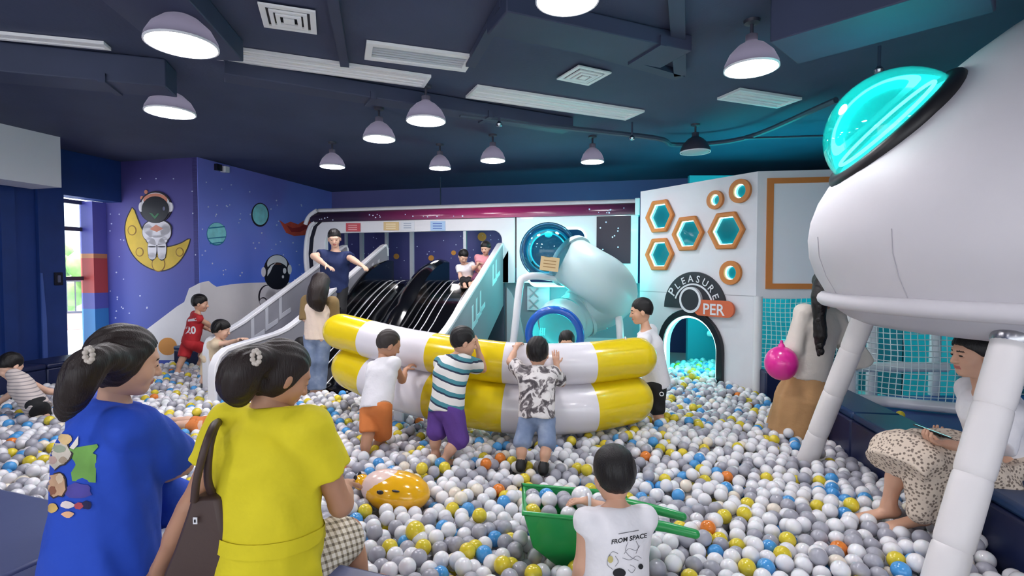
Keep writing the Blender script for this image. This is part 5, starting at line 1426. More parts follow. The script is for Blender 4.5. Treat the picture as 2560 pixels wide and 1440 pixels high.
yel = person('person', 'seated woman in a yellow top with a brown shoulder bag', 1.6, (706, 940, 1.90), (-48, -28, 0), (676, 1030, 1.86), (665, 1420, 1.82), -14,
    {'L': ((482, 1262, 1.78), (396, 1425, 1.80)), 'R': ((852, 1262, 1.90), (862, 1215, 2.14))},
    {'L': ((590, 1400, 2.25), px(600, 1500, 2.3)), 'R': ((868, 1332, 2.12), px(906, 1470, 2.08))},
    top=dict(mat=C_yellow, sleeve=.55, hem=.12, loose=.030, wide=1.08, fold=.006, ff=26, cell=.009), bottom=dict(waist=.14, mat=M_plaid, kind='shorts', len=.92, loose=.03, fold=.006, ff=15),
    hair=dict(style='wrap', front=.028, thick=.013, mat=M_hairb, fold=.003, chains=[dict(pts=[(655, 900, 1.82), (625, 905, 1.76), (600, 930, 1.74), (595, 970, 1.75), (600, 1000, 1.77)], r=[.05, .04, .055, .05, .012], k=.03)]),
    sk=SKT, cell=.0095, hcell=.0042, headH=.222, tk=1.08)
# waist tie of the yellow top
V, Q = yel['topVQ']
def waistband(o, z, m, name, th=.05):
    V, Q = o['topVQ']; ring = []
    N, P, sp, sd, fw = o['N'], o['P'], o['spine'], o['side'], o['fwd']; c = P + sp * z
    bv = o.setdefault('bvh', BVHTree.FromPolygons([tuple(v) for v in V], [tuple(int(i) for i in q) for q in Q]))
    lo, hi = [], []
    for a in np.linspace(0, 2 * math.pi, 41)[:-1]:
        d = sd * math.cos(a) + fw * math.sin(a); r = []
        for zz in (-th / 2, th / 2):
            h = bv.ray_cast(Vector(c + sp * zz + d * .6), Vector(-d)); r.append(np.array(h[0]) + d * .006 if h[0] is not None else c + sp * zz + d * .15)
        lo.append(r[0]); hi.append(r[1])
    n = len(lo); mb = MB(); mb.add(lo + hi, [(i, (i + 1) % n, n + (i + 1) % n, n + i) for i in range(n)]); mb.build(name, m, o['top'], smooth=80)
waistband(yel, .13, C_yellow, 'waistband')
# print on the blue shirt: loose mottled patches of colour
def blob(cx, cy, rx, ry, n=14, k=0.18, sd=1):
    r = np.random.default_rng(sd); return [(cx + rx * math.cos(t) * (1 + r.uniform(-k, k)), cy + ry * math.sin(t) * (1 + r.uniform(-k, k))) for t in [2 * math.pi * i / n for i in range(n)]]
for q, (uv, c, off) in enumerate((([(172, 1122), (244, 1110), (247, 1117), (220, 1128), (242, 1137), (240, 1206), (182, 1202)], (112, 164, 78), .003), (blob(196, 1228, 34, 20, sd=3), (74, 66, 150), .0025), (blob(112, 1182, 8, 26, sd=4), (214, 140, 70), .003),
        (blob(145, 1134, 36, 38, sd=5), (58, 50, 52), .0035), (blob(145, 1134, 32, 34, sd=5), (206, 196, 182), .0055), (blob(130, 1094, 12, 12, sd=6), (226, 188, 170), .006), (blob(164, 1098, 17, 14, sd=7), (214, 182, 130), .0065), ([(176, 1120), (198, 1090), (197, 1112), (186, 1124)], (226, 220, 210), .007),
        (blob(150, 1122, 18, 10, sd=8), (150, 160, 140), .0075), (blob(132, 1150, 12, 9, sd=9), (190, 160, 150), .0075), (blob(160, 1150, 10, 8, sd=10), (168, 150, 130), .0075), (blob(143, 1212, 29, 34, sd=11), (60, 44, 44), .0035), (blob(143, 1212, 25, 30, sd=11), (204, 164, 130), .0055),
        (blob(152, 1196, 10, 12, sd=12), (226, 200, 170), .0075), (blob(134, 1226, 9, 11, sd=13), (150, 96, 70), .0075), (blob(170, 1261, 17, 9, sd=14), (220, 206, 204), .006), (blob(134, 1270, 13, 11, sd=15), (206, 170, 96), .006), (blob(172, 1285, 15, 8, sd=16), (222, 170, 130), .006),
        (blob(198, 1264, 11, 9, sd=17), (176, 70, 84), .005), (blob(218, 1262, 12, 11, sd=18), (30, 30, 76), .004))):
    surf_decal(blue, uv, cloth('print_%d_%d_%d' % c, c, var=.22), 'print_patch', off=.0022 + off * .3, rings=8)
# hair clips
for (o, u, v, d) in ((blue, 222, 887, 1.66), (yel, 640, 893, 1.70)):
    t_ = MB(); c = px(u, v, d)
    for k in range(9):
        a = k * 2 * math.pi / 9; t_.ell(c + np.array([.012 * math.cos(a), 0, .022 * math.sin(a)]), (.009, .009, .009), n=8, m=6)
    t_.build('hair_clip', mat('clip_beads', (196, 186, 176), .2), o['hair'], smooth=60)
# shoulder bag
bag = thing('shoulder_bag', 'dark brown tote bag hanging beside the woman in yellow', 'bag', px(500, 1440, 1.66))
M_bag = mat('brown_leather', (70, 52, 48), .5, bump=.08, bscale=40)
bp_ = [px(u, v, 1.70) for u, v in ((474, 1246), (545, 1246), (560, 1330), (572, 1470), (392, 1470), (430, 1380), (458, 1300))]
MB().prism(bp_, np.array([.02, .13, 0])).build('bag_body', M_bag, bag, smooth=30, bevel=.015)
sp_ = catmull([px(486, 1252, 1.70), px(492, 1200, 1.68), px(512, 1120, 1.68), px(532, 1068, 1.74), px(548, 1052, 1.84)], 6)
MB().tube(sp_, .013, 8).build('strap', M_bag, bag, smooth=60)
MB().tube(catmull([px(538, 1252, 1.76), px(520, 1200, 1.72), px(524, 1120, 1.70), px(538, 1068, 1.76), px(552, 1052, 1.86)], 6), .013, 8).build('strap', M_bag, bag, smooth=60)
lg = px(488, 1302, 1.688); MB().box(lg, (.014, .002, .022)).build('logo_patch', M_white, bag); MB().box(lg - np.array([0, .002, 0]), (.005, .002, .010)).build('logo_mark', M_dark, bag)

# ---- boys at the inflatable
b1 = person('person', 'small boy in white sleeveless shirt and orange shorts at the inflatable', 1.02, (972, 862, 4.06), (-58, -25, -6), (960, 905, 4.02), (941, 1012, 3.86), -40,
    {'R': ((1005, 950, 4.12), (1014, 924, 4.30), dict(dir=(.5, .45, .45), curl=.9)), 'L': ((950, 955, 4.20), (985, 935, 4.36))},
    {'L': ((922, 1082, 3.80), (910, 1148, 3.72)), 'R': ((956, 1090, 3.94), (934, 1150, 3.92))},
    top=dict(mat=C_white, sleeve=.14, hem=.06, loose=.02, fold=.004), bottom=dict(waist=.0, mat=C_orange, len=1.0, loose=.022, fold=.004), hair=dict(line=(.055, -.06), thick=.004, mat=mat('cropped_hair', (46, 38, 36), .6)), sk=SKT, cell=.0095, hcell=.0042)
b2 = person('person', 'boy in teal striped T-shirt and purple shorts leaning on the inflatable', 1.10, (1160, 856, 3.95), (-72, -12, 0), (1132, 896, 3.92), (1116, 1020, 3.80), -45,
    {'R': ((1207, 922, 4.12), (1193, 866, 4.06), dict(dir=(-.1, 0, 1), palm=(-1, .2, 0), curl=.9)), 'L': ((1115, 925, 4.10), (1150, 905, 4.16))},
    {'L': ((1092, 1078, 3.78), (1088, 1135, 3.76)), 'R': ((1146, 1098, 3.72), (1108, 1152, 3.66))},
    top=dict(mat=M_stripe, sleeve=.72, hem=.05, loose=.024, fold=.004), bottom=dict(waist=.0, mat=C_purple, len=1.12, loose=.026, fold=.005), hair=dict(line=(.055, -.06), thick=.012), sk=SK, cell=.0095, hcell=.0042)
b3 = person('person', 'small boy in grey tie-dye T-shirt and denim shorts reaching over the inflatable', .98, (1345, 884, 3.80), (-14, -6, 0), (1344, 922, 3.78), (1342, 1040, 3.68), -8,
    {'L': ((1276, 905, 3.94), (1290, 868, 4.10), dict(dir=(.3, .7, .35), curl=.6)), 'R': ((1404, 958, 3.92), (1391, 912, 4.00), dict(dir=(-.05, .15, 1), palm=(0, 1, 0), curl=.25))},
    {'L': ((1306, 1105, 3.60), (1302, 1158, 3.54)), 'R': ((1368, 1108, 3.58), (1358, 1166, 3.50))},
    top=dict(mat=M_tie, sleeve=.7, hem=.03, loose=.024, fold=.004), bottom=dict(waist=.0, mat=M_denim, len=1.18, loose=.018, fold=.004), hair=dict(line=(.05, -.07), thick=.016), sk=SK, shoes=mat('shoe_black', (18, 18, 20), .5), cell=.0095, hcell=.0042)
b7 = person('person', 'boy in white T-shirt and black shorts standing behind the right end of the inflatable', 1.18, (1602, 779, 4.62), (84, -10, 0), (1616, 828, 4.62), (1640, 948, 4.66), 62,
    {'L': ((1604, 866, 4.40), (1560, 852, 4.36), dict(dir=(-1, .05, -.12), palm=(0, 0, -1), curl=.35)), 'R': ((1590, 860, 4.80), (1556, 862, 4.76))},
    {'L': ((1642, 1020, 4.60), (1652, 1092, 4.58)), 'R': ((1640, 1020, 4.78), (1640, 1090, 4.80))},
    top=dict(mat=C_white, sleeve=.6, hem=.08, loose=.02, fold=.003), bottom=dict(mat=C_black, len=1.08, loose=.022), hair=dict(line=(.058, -.045), thick=.010), sk=SK, cell=.011, hcell=.0042)
bp2 = MB().lathe([(.020, 0), (.020, .003), (.012, .003)], px(1654, 985, 4.50), 16, (E1, UP, -E2)).build('shorts_badge', M_white, b7['bottom'])
wt = MB().tube([px(1563, 851, 4.36) + np.array([0, math.cos(a), math.sin(a)]) * .027 for a in np.linspace(0, 6.283, 17)[:-1]], .006, 6, closed=True).build('wrist_band', M_white, b7['root'])
# ---- boy with the wheelbarrow
b5 = person('person', 'boy in a white FROM SPACE shirt filling the green wheelbarrow', 1.10, (1532, 1190, 2.12), (16, -12, 0), (1540, 1278, 2.06), (1538, 1480, 2.02), 14,
    {'L': ((1456, 1410, 2.02), (1440, 1490, 2.12)), 'R': ((1545, 1290, 2.36), (1468, 1252, 2.44), dict(dir=(-1, .1, -.05), palm=(0, 0, -1), curl=.7))},
    {'L': (px(1500, 1580, 2.1), px(1500, 1680, 2.1)), 'R': (px(1575, 1580, 2.1), px(1575, 1680, 2.1))},
    top=dict(mat=C_white, sleeve=.20, hem=.08, loose=.016, fold=.004, ff=14, cell=.007), bottom=dict(mat=C_black, len=.8), hair=dict(line=(.045, -.085), thick=.017, fold=.0015), sk=SK, cell=.0075, hcell=.0036, headH=.205)
MB().tube([px(1472, 1252, 2.435) + np.array([.2 * math.cos(a) * .0, math.cos(a), math.sin(a)]) * .028 for a in np.linspace(0, 6.283, 17)[:-1]], .008, 6, closed=True).build('wrist_band', M_white, b5['root'])
M_ink = cloth('ink', (30, 30, 36)); M_ink2 = cloth('ink_grey', (110, 110, 116))
surf_text(b5, 'FROM SPACE', 1528, 1361, 11, 11, M_ink, 'shirt_lettering', bold=.02, shear=.25)
surf_text(b5, 'A MESSAGE TO YOU ALL', 1545, 1337, 3.0, 9, M_ink2, 'shirt_lettering', bold=.0) if False else None
surf_decal(b5, [(1546, 1334), (1596, 1325), (1596, 1327), (1546, 1336)], M_ink2, 'shirt_print', rings=3)
surf_decal(b5, epx(1548, 1432, 16, 12, 16), M_ink, 'shirt_print', rings=3); surf_decal(b5, epx(1601, 1416, 6, 7, 12), M_ink, 'shirt_print', rings=2); surf_decal(b5, epx(1526, 1398, 7, 9, 10), cloth('ink_tan', (196, 184, 120)), 'shirt_print', rings=2)
def ink_line(o, pts, w_=1.1):
    pts = [np.array(p, float) for p in catmull([(*p, 0) for p in pts], 5)]
    L = []; R = []
    for i, p in enumerate(pts):
        t_ = pts[min(i + 1, len(pts) - 1)] - pts[max(0, i - 1)]; n_ = nrm((-t_[1], t_[0], 0)); L.append(tuple((p + n_ * w_ / 2)[:2])); R.append(tuple((p - n_ * w_ / 2)[:2]))
    V, Q = o['topVQ']; bv = o['bvh']; P = []
    for (u, v) in L + R:
        r = ray(u, v); h = bv.ray_cast(Vector(CAM), Vector(r).normalized())
        P.append(None if h[0] is None else np.array(h[0]) - nrm(r) * .003)
    n = len(L); F = [(i, i + 1, n + i + 1, n + i) for i in range(n - 1) if all(P[q] is not None for q in (i, i + 1, n + i, n + i + 1))]
    if F: MB().add([p if p is not None else P[F[0][0]] for p in P], F).build('shirt_print', M_ink2, o['top'], smooth=0)
for pts in ([(1560, 1385), (1572, 1372), (1590, 1376), (1600, 1364)], [(1556, 1395), (1575, 1400), (1592, 1390), (1604, 1396)], [(1524, 1385), (1518, 1410), (1532, 1424)], [(1538, 1390), (1546, 1404), (1538, 1416)], [(1570, 1355), (1564, 1376), (1576, 1392), (1596, 1402)], [(1590, 1352), (1596, 1366), (1590, 1384)],
            [(1520, 1400), (1530, 1380), (1545, 1384)], [(1575, 1412), (1588, 1420), (1580, 1432), (1570, 1424)]): ink_line(b5, pts)

# ---- woman with the braid
br = person('person', 'woman with a long braid in beige blouse and tan tiered skirt', 1.56, (2062, 715, 4.32), (10, -8, 0), (2052, 772, 4.34), (2020, 925, 4.40), 12,
    {'L': ((1984, 872, 4.30), (1976, 858, 4.52)), 'R': ((2118, 860, 4.35), (2120, 905, 4.5))},
    {'L': ((2000, 1030, 4.42), (1985, 1100, 4.45)), 'R': ((2045, 1030, 4.45), (2035, 1110, 4.48))},
    top=dict(mat=C_beige, name='blouse', sleeve=1.75, hem=.06, loose=.034, fold=.005), bottom=dict(mat=C_tan, kind='skirt', path=[(2020, 925, 4.40), (2008, 992, 4.42), (2007, 997, 4.42), (1992, 1085, 4.42)], w=[.17, .20, .222, .262], d=[.14, .17, .19, .225], fold=.008, ff=26),
    hair=dict(style='long', line=(.06, -.09), thick=.015, chains=[dict(pts=[(2056, 705, 4.20), (2050, 745, 4.15), (2048, 790, 4.13), (2051, 840, 4.12), (2047, 888, 4.14)], r=[.06, .06, .04, .044, .012], k=.02)]), sk=SK, cell=.0115, hcell=.005)
for k in range(8):
    u, v = [(2052, 768), (2051, 784), (2050, 800), (2051, 816), (2053, 832), (2054, 848), (2052, 864), (2050, 878)][k]
    MB().ell(px(u + (2 if k % 2 else -2), v, 4.11), (.032 - .001 * k, .03, .034), n=12, m=8).build('braid_strand', M_hair, br['hair'], smooth=80)
tl = SDF(); tl.ecap(px(2100, 830, 4.42), px(2160, 915, 4.42), (1, 0, 0), .10, .10, .05, .03, .03, [(px(2162, 918, 4.42), nrm((.3, 0, -1)))]); V, Q = tl.mesh(.012, folds(.005, 5, 25)); quads('blouse_tail', V, Q, [C_beige], br['root'])
# ---- seated woman with the floral skirt
kl, kr = px(2252, 1125, 2.74), px(2290, 1128, 2.64)
fw_ = person('person', 'woman in white shirt and floral skirt sitting on the navy wall with a phone', 1.6, (2436, 886, 2.72), (82, -5, 0), (2466, 985, 2.76), (2510, 1128, 2.78), 70,
    {'L': ((2480, 1130, 2.52), (2372, 1112, 2.56), dict(dir=(-1, .1, .15), palm=(0, 0, 1), curl=.8)), 'R': ((2470, 1120, 2.98), (2385, 1092, 2.84), dict(dir=(-1, -.3, .1), palm=(0, 0, 1), curl=.8))},
    {'L': (kr, px(2300, 1280, 2.66)), 'R': (kl, px(2222, 1262, 2.78))},
    top=dict(mat=C_white, sleeve=.85, hem=.1, loose=.03, fold=.005), footdir={'L': (-1, .05, -.25), 'R': (-1, .12, -.25)},
    bottom=dict(mat=M_floral, kind='skirt', side=(0, 1, 0), path=[px(2500, 1135, 2.78), px(2380, 1135, 2.74), px(2268, 1130, 2.70), px(2232, 1165, 2.68)], w=[.20, .20, .19, .18], d=[.135, .125, .10, .075], more=[(px(2318, 1150, 2.62), px(2300, 1278, 2.60), .09, .06), (px(2370, 1150, 2.62), px(2362, 1285, 2.60), .10, .08), (px(2420, 1150, 2.62), px(2500, 1215, 2.60), .10, .09)], fold=.006, ff=30, cell=.010),
    hair=dict(style='long', line=(.062, -.08), thick=.012, chains=[dict(pts=[(2470, 870, 2.74), (2492, 900, 2.76), (2500, 930, 2.78)], r=[.06, .055, .03])]), sk=SK, cell=.0095, hcell=.0038)
ph = thing('smartphone', 'phone with a glowing cyan screen held by the seated woman', 'phone', px(2320, 1078, 2.68))
pa, pb = px(2296, 1066, 2.68), px(2366, 1092, 2.66); pd = nrm(pb - pa); pn_ = nrm(np.cross(pd, np.array([0, 1.0, 0])))
MB().box((pa + pb) / 2, (.15, .075, .009), (pd, nrm(np.cross(pn_, pd)), pn_)).build('case', M_dark, ph, bevel=.003)
MB().box((pa + pb) / 2 + pn_ * .005, (.138, .066, .002), (pd, nrm(np.cross(pn_, pd)), pn_)).build('screen', emis('phone_screen', (.35, .9, .95), 1.2), ph)
# ---- children and adults around the slide
red = person('person', 'boy in red sports jersey climbing at the moon mural ledge', 1.02, (501, 759, 7.05), (-70, -10, 0), (494, 787, 7.0), (477, 852, 7.0), -45,
    {'R': ((517, 808, 7.0), (530, 820, 7.1)), 'L': ((505, 815, 7.2), (525, 826, 7.25))}, {'L': ((458, 895, 6.95), (444, 928, 6.9)), 'R': ((508, 872, 7.1), (500, 905, 7.2))},
    top=dict(mat=C_red, name='jersey', sleeve=.1, hem=.06, loose=.02), bottom=dict(mat=C_red, len=.95, loose=.03), hair=dict(line=(.05, -.06), thick=.018), sk=SK, cell=.013, hcell=.0055)
surf_text(red, '20', 464, 834, 18, 0, C_white, 'jersey_number', bold=.03, off=.004)
surf_decal(red, [(470, 799), (490, 795), (492, 802), (470, 804)], C_white, 'jersey_lettering', rings=2)
girl = person('person', 'little girl in beige reaching along the grey slide panel', .9, (553, 824, 6.15), (-65, -18, 0), (543, 850, 6.12), (522, 892, 6.1), -60,
    {'R': ((570, 858, 6.05), (598, 848, 5.95)), 'L': ((575, 858, 6.25), (604, 848, 6.15))}, {'L': ((514, 915, 6.1), (507, 950, 6.05)), 'R': ((528, 918, 6.2), (516, 950, 6.2))},
    top=dict(mat=C_cream, sleeve=.3, hem=.06, loose=.018), bottom=dict(mat=C_cream, len=1.7, loose=.015, kind='trousers'), hair=dict(style='long', line=(.055, -.07), thick=.014, chains=[dict(pts=[(546, 812, 6.05), (540, 824, 6.02)], r=[.03, .025])]), sk=SKL, cell=.013, hcell=.0055)
jw = person('person', 'long haired woman in jeans standing at the foot of the slide', 1.42, (803, 712, 5.62), (-12, -8, 0), (800, 752, 5.62), (795, 838, 5.60), -8,
    {'L': ((764, 795, 5.60), (782, 818, 5.75)), 'R': ((834, 795, 5.62), (824, 822, 5.75))}, {'L': ((782, 905, 5.58), (784, 978, 5.60)), 'R': ((804, 905, 5.60), (800, 978, 5.62))},
    top=dict(mat=C_bd, sleeve=.5, hem=.05, loose=.016), bottom=dict(mat=M_denim, kind='jeans', len=1.92, loose=.016, fold=.004), hair=dict(style='long', line=(.06, -.09), thick=.014, mat=M_hairb, chains=[dict(pts=[(802, 700, 5.54), (796, 725, 5.48), (792, 750, 5.46), (800, 772, 5.47)], r=[.085, .10, .095, .035])]), sk=SKL, cell=.013, hcell=.006)
for sd in 'LR':
    a, e, wv = jw['AR'][sd]; G = SDF(); d = nrm(e - a); G.cone(a - d * .03, a + d * .2, .072, .066, .02, [(a + d * .18, d)]); V, Q = G.mesh(.012); quads('sleeve', V, Q, [C_olive], jw['root'])
baby = person('person', 'toddler in pale clothes sitting at the end of the slide', .8, (752, 868, 5.95), (70, -15, 0), (760, 893, 5.95), (762, 938, 5.95), 60,
    {'L': ((750, 912, 5.85), (736, 920, 5.82)), 'R': ((765, 912, 6.05), (748, 920, 6.05))}, {'L': ((735, 945, 5.85), (722, 962, 5.82)), 'R': ((738, 945, 6.02), (726, 962, 6.0))},
    top=dict(mat=C_bd, sleeve=.4, hem=.08, loose=.02), bottom=dict(mat=C_pink, len=.9, loose=.02), hair=dict(line=(.055, -.06), thick=.012), sk=SKL, cell=.013, hcell=.0055, headH=.19)
stf = person('person', 'staff woman in navy polo leaning between the slide panels', 1.58, (836, 597, 7.30), (196, -18, -4), (839, 632, 7.36), (835, 712, 7.40), 190,
    {'R': ((784, 640, 7.22), (816, 664, 7.10), dict(dir=(.8, -.4, -.3), curl=.4)), 'L': ((880, 648, 7.25), (904, 663, 7.10), dict(dir=(.6, -.5, -.3), curl=.4))},
    {'L': ((850, 775, 7.3), (850, 840, 7.35)), 'R': ((820, 775, 7.3), (820, 840, 7.35))},
    top=dict(mat=C_navy, name='polo_shirt', sleeve=.5, hem=.1, loose=.03), bottom=dict(mat=C_black, kind='trousers', len=1.9, loose=.02), hair=dict(line=(.055, -.02), thick=.014), sk=SKL, cell=.013, hcell=.005, tk=1.12)
ka = person('person', 'boy in white T-shirt sitting at the top of the slide', .95, (1158, 642, 8.05), (205, -35, 8), (1163, 662, 8.12), (1168, 695, 8.2), 200,
    {'R': ((1150, 690, 8.05), (1154, 705, 7.98)), 'L': ((1184, 672, 8.0), (1196, 662, 7.9))}, {'L': ((1172, 700, 7.92), (1176, 712, 7.7)), 'R': ((1158, 700, 7.92), (1162, 714, 7.7))},
    top=dict(mat=C_white, sleeve=.6, hem=.05, loose=.016), bottom=dict(mat=C_black, len=1.7, kind='trousers', loose=.015), hair=dict(line=(.05, -.05), thick=.014), sk=SKL, cell=.014, hcell=.006, headH=.19)
kb = person('person', 'child in pink and white top beside the right slide panel', .95, (1214, 620, 8.1), (160, -20, 0), (1211, 641, 8.15), (1206, 685, 8.2), 175,
    {'R': ((1196, 665, 8.05), (1204, 680, 7.95)), 'L': ((1224, 662, 8.05), (1226, 676, 7.9))}, {'L': ((1205, 695, 7.95), (1190, 705, 7.75)), 'R': ((1192, 692, 7.95), (1182, 708, 7.75))},
    top=dict(mat=C_pink, sleeve=.6, hem=.05, loose=.016), bottom=dict(mat=C_maroon, len=1.8, kind='trousers', loose=.02), hair=dict(style='long', line=(.05, -.07), thick=.014), sk=SKL, cell=.014, hcell=.006, headH=.19)
lf = person('person', 'child in a thin striped T-shirt crawling at the left edge', 1.05, (27, 915, 4.78), (-10, -35, 0), (38, 948, 4.78), (92, 1016, 4.70), -38,
    {'L': ((-10, 1010, 4.75), (-20, 1050, 4.85)), 'R': ((120, 978, 4.95), (160, 985, 5.05))}, {'L': ((60, 1055, 4.80), (20, 1062, 4.6)), 'R': ((110, 1040, 4.8), (130, 1060, 4.6))},
    top=dict(mat=M_thin, sleeve=.25, hem=.08, loose=.018), tk=.92, bottom=dict(mat=C_black, len=1.0, loose=.018), hair=dict(line=(.055, -.06), thick=.010), sk=SKL, cell=.012, hcell=.005)
hd = person('person', 'child peeking over the far side of the inflatable', .95, (1417, 858, 5.15), (175, -8, 0), (1417, 898, 5.2), (1415, 990, 5.3), 178,
    {'L': ((1440, 945, 5.2), (1430, 985, 5.1)), 'R': ((1395, 945, 5.2), (1400, 985, 5.1))}, {'L': ((1430, 1010, 5.05), (1430, 1035, 5.0)), 'R': ((1400, 1010, 5.05), (1400, 1035, 5.0))},
    top=dict(mat=C_white, sleeve=.6), bottom=dict(mat=C_black, len=.9), hair=dict(line=(.048, -.05), thick=.014), sk=SK, cell=.014, hcell=.005)
ly = person('person', 'child in orange lying half buried in the balls', .95, (588, 1040, 4.50), (95, 40, 0), (562, 1050, 4.52), (515, 1066, 4.50), 100,
    {'L': ((550, 1075, 4.42), (575, 1070, 4.36)), 'R': ((552, 1045, 4.66), (570, 1040, 4.76))}, {'L': ((465, 1062, 4.50), (430, 1062, 4.52)), 'R': ((470, 1052, 4.62), (432, 1050, 4.66))},
    top=dict(mat=C_orange, sleeve=.5), bottom=dict(mat=C_orange, len=.7), hair=dict(line=(.05, -.05), thick=.014), sk=SKL, cell=.013, hcell=.0055)
# gathered front of the blue shirt over her lap
G = SDF(); G.ecap(px(400, 1215, 2.16), px(425, 1275, 2.20), (1, 0, 0), .075, .095, .06, .07, .05); G.ell(px(440, 1250, 2.22), np.eye(3), (.085, .08, .075), .05)
V, Q = G.mesh(.009, folds(.006, 41, 22)); quads('shirt_front', V, Q, [C_blue], blue['root'])
# ================================================================== BALL PIT
BD = .081; BR_ = BD / 2; SURF = .20
def in_poly(X, Y, poly):
    ins = np.zeros(X.shape, bool); n = len(poly)
    for i in range(n):
        (x1, y1), (x2, y2) = poly[i], poly[(i + 1) % n]
        c = ((y1 > Y) != (y2 > Y)) & (X < (x2 - x1) * (Y - y1) / (y2 - y1 + 1e-12) + x1); ins ^= c
    return ins
def s2(w_, s_): p = SF(w_, s_, 0); return (p[0], p[1])
PIT = [(-4.25, 3.25), (-.36, 1.90), (.3, 1.75), (2.10, 1.5), (2.70, 4.6), (2.76, 5.8), WA.at(1.0, 0, 0)[:2], WA.at(1.55, 0, -1.8)[:2], WA.at(.0, 0, -1.8)[:2], WA.at(.18, 0, 0)[:2],
       (1.8, 7.3), s2(4.0, .2), s2(2.1, .3), s2(2.08, 2.9), s2(2.0, 3.05), s2(-.05, 3.05), s2(-.10, 3.0), s2(-.70, 3.0), s2(-.80, 1.9), (-3.4, 7.30), (-5.08, 7.70), (-5.08, 7.40), (-5.70, 4.7)]
xs = np.array([p[0] for p in PIT]); ys = np.array([p[1] for p in PIT])
def layer(dx, jit, z, drop, seed):
    r = np.random.default_rng(seed); dy = dx * .866; pts = []
    ny = int((ys.max() - ys.min()) / dy) + 1; nx = int((xs.max() - xs.min()) / dx) + 1
    J, I = np.meshgrid(np.arange(ny), np.arange(nx), indexing='ij')
    X = xs.min() + (I + .5 * (J % 2)) * dx; Y = ys.min() + J * dy
    a = .35; Xr = X
    X = X + r.normal(0, jit, X.shape); Y = Y + r.normal(0, jit, Y.shape); Z = z + r.normal(0, .016, X.shape)
    k = in_poly(X, Y, PIT) & (r.random(X.shape) > drop)
    return np.stack([X[k], Y[k], Z[k]], 1)
def und(P):
    x, y = P[:, 0], P[:, 1]
    return .022 * np.sin(x * 2.3 + y * 1.1) + .018 * np.sin(x * 1.1 - y * 3.1 + 1) + .06 * np.exp(-((x + 2.9) ** 2 + (y - 5.4) ** 2) / .8) + .05 * np.exp(-((x - 2.2) ** 2 + (y - 6.0) ** 2) / .5)
top_ = layer(.085, .015, SURF - BR_, .05, 1); low_ = layer(.088, .012, SURF - BR_ - .058, .0, 2)
B = np.concatenate([top_, low_]); istop = np.arange(len(B)) < len(top_)
B[:, 2] += und(B)
def pairs(B, d):
    g = np.floor((B - B.min(0)) / d).astype(np.int64) + 1; dim = g.max(0) + 2
    key = (g[:, 0] * dim[1] + g[:, 1]) * dim[2] + g[:, 2]; order = np.argsort(key, kind='stable'); ks = key[order]
    out = []
    for dx in (-1, 0, 1):
        for dy in (-1, 0, 1):
            for dz in (-1, 0, 1):
                o = (dx * dim[1] + dy) * dim[2] + dz
                if o < 0: continue
                t = key + o; a = np.searchsorted(ks, t, 'left'); b = np.searchsorted(ks, t, 'right')
                for m in range(int((b - a).max()) if len(a) else 0):
                    s_ = np.nonzero(a + m < b)[0]; j = order[a[s_] + m]
                    if o == 0: q = j > s_; s_, j = s_[q], j[q]
                    out.append(np.stack([s_, j], 1))
    P = np.concatenate(out); d2 = ((B[P[:, 0]] - B[P[:, 1]]) ** 2).sum(1); return P[d2 < d * d]
for it in range(14):
    if it % 4 == 0: PR = pairs(B, BD * 1.25)
    v = B[PR[:, 0]] - B[PR[:, 1]]; L = np.sqrt((v ** 2).sum(1)) + 1e-9; ov = np.maximum(0, BD - L)
    f = v / L[:, None] * ov[:, None] * .45
    D = np.zeros_like(B); np.add.at(D, PR[:, 0], f); np.add.at(D, PR[:, 1], -f)
    B += D; B[:, 2] = np.maximum(B[:, 2], BR_)
keep = np.ones(len(B), bool)
for a, b, r in OBST:
    ab = b - a; t = np.clip(((B - a) @ ab) / max(1e-9, ab @ ab), 0, 1); d = np.linalg.norm(B - a - t[:, None] * ab, axis=1)
    keep &= d > r + BR_ * .75
B = B[keep]; istop = istop[keep]
PALW = [('white', (230, 230, 234), .52), ('grey', (164, 164, 174), .285), ('yellow', (222, 202, 56), .085), ('blue', (76, 154, 216), .07), ('orange', (226, 128, 50), .006), ('ivory', (232, 222, 206), .034)]
BM = []
for n_, c, w_ in PALW:
    m_ = mat('ball_' + n_, c, .22 if n_ != 'grey' else .3, coat=.15, sss=.15 if n_ in ('white', 'ivory', 'yellow') else 0); BM.append(m_)
ci_ = RNG.choice(len(PALW), size=len(B), p=np.array([p[2] for p in PALW]) / sum(p[2] for p in PALW))
def uvsphere(nu, nv):
    V = [(0, 0, -1)]; F = []
    for i in range(1, nv):
        t = math.pi * (i / nv - .5)
        for j in range(nu): a = 2 * math.pi * j / nu; V.append((math.cos(t) * math.cos(a), math.cos(t) * math.sin(a), math.sin(t)))
    V.append((0, 0, 1)); T = len(V) - 1
    for j in range(nu): F.append((0, 1 + (j + 1) % nu, 1 + j)); F.append((T, T - nu + j, T - nu + (j + 1) % nu))
    Q = []
    for i in range(nv - 2):
        for j in range(nu):
            a = 1 + i * nu + j; b = 1 + i * nu + (j + 1) % nu; Q.append((a, b, b + nu, a + nu))
    return np.array(V), F, Q
def proj_many(P):
    q = P - CAM; c = q @ _f; return 1280 + FPX * q[:, 0] / c, 720 - FPX * (q @ _u) / c, c
U_, V_, C_ = proj_many(B)
vis = istop & (U_ > 5) & (U_ < 2555) & (V_ < 1435) & (C_ > 0)
vis &= ~((U_ > 90) & (U_ < 900) & (V_ > 1010))
vis &= ~((U_ > 1460) & (U_ < 1615) & (V_ > 1130)) & ~((U_ < 200) & (V_ > 1225)) & ~((U_ > 1320) & (U_ < 1600) & (V_ > 1290) & (V_ < 1350))
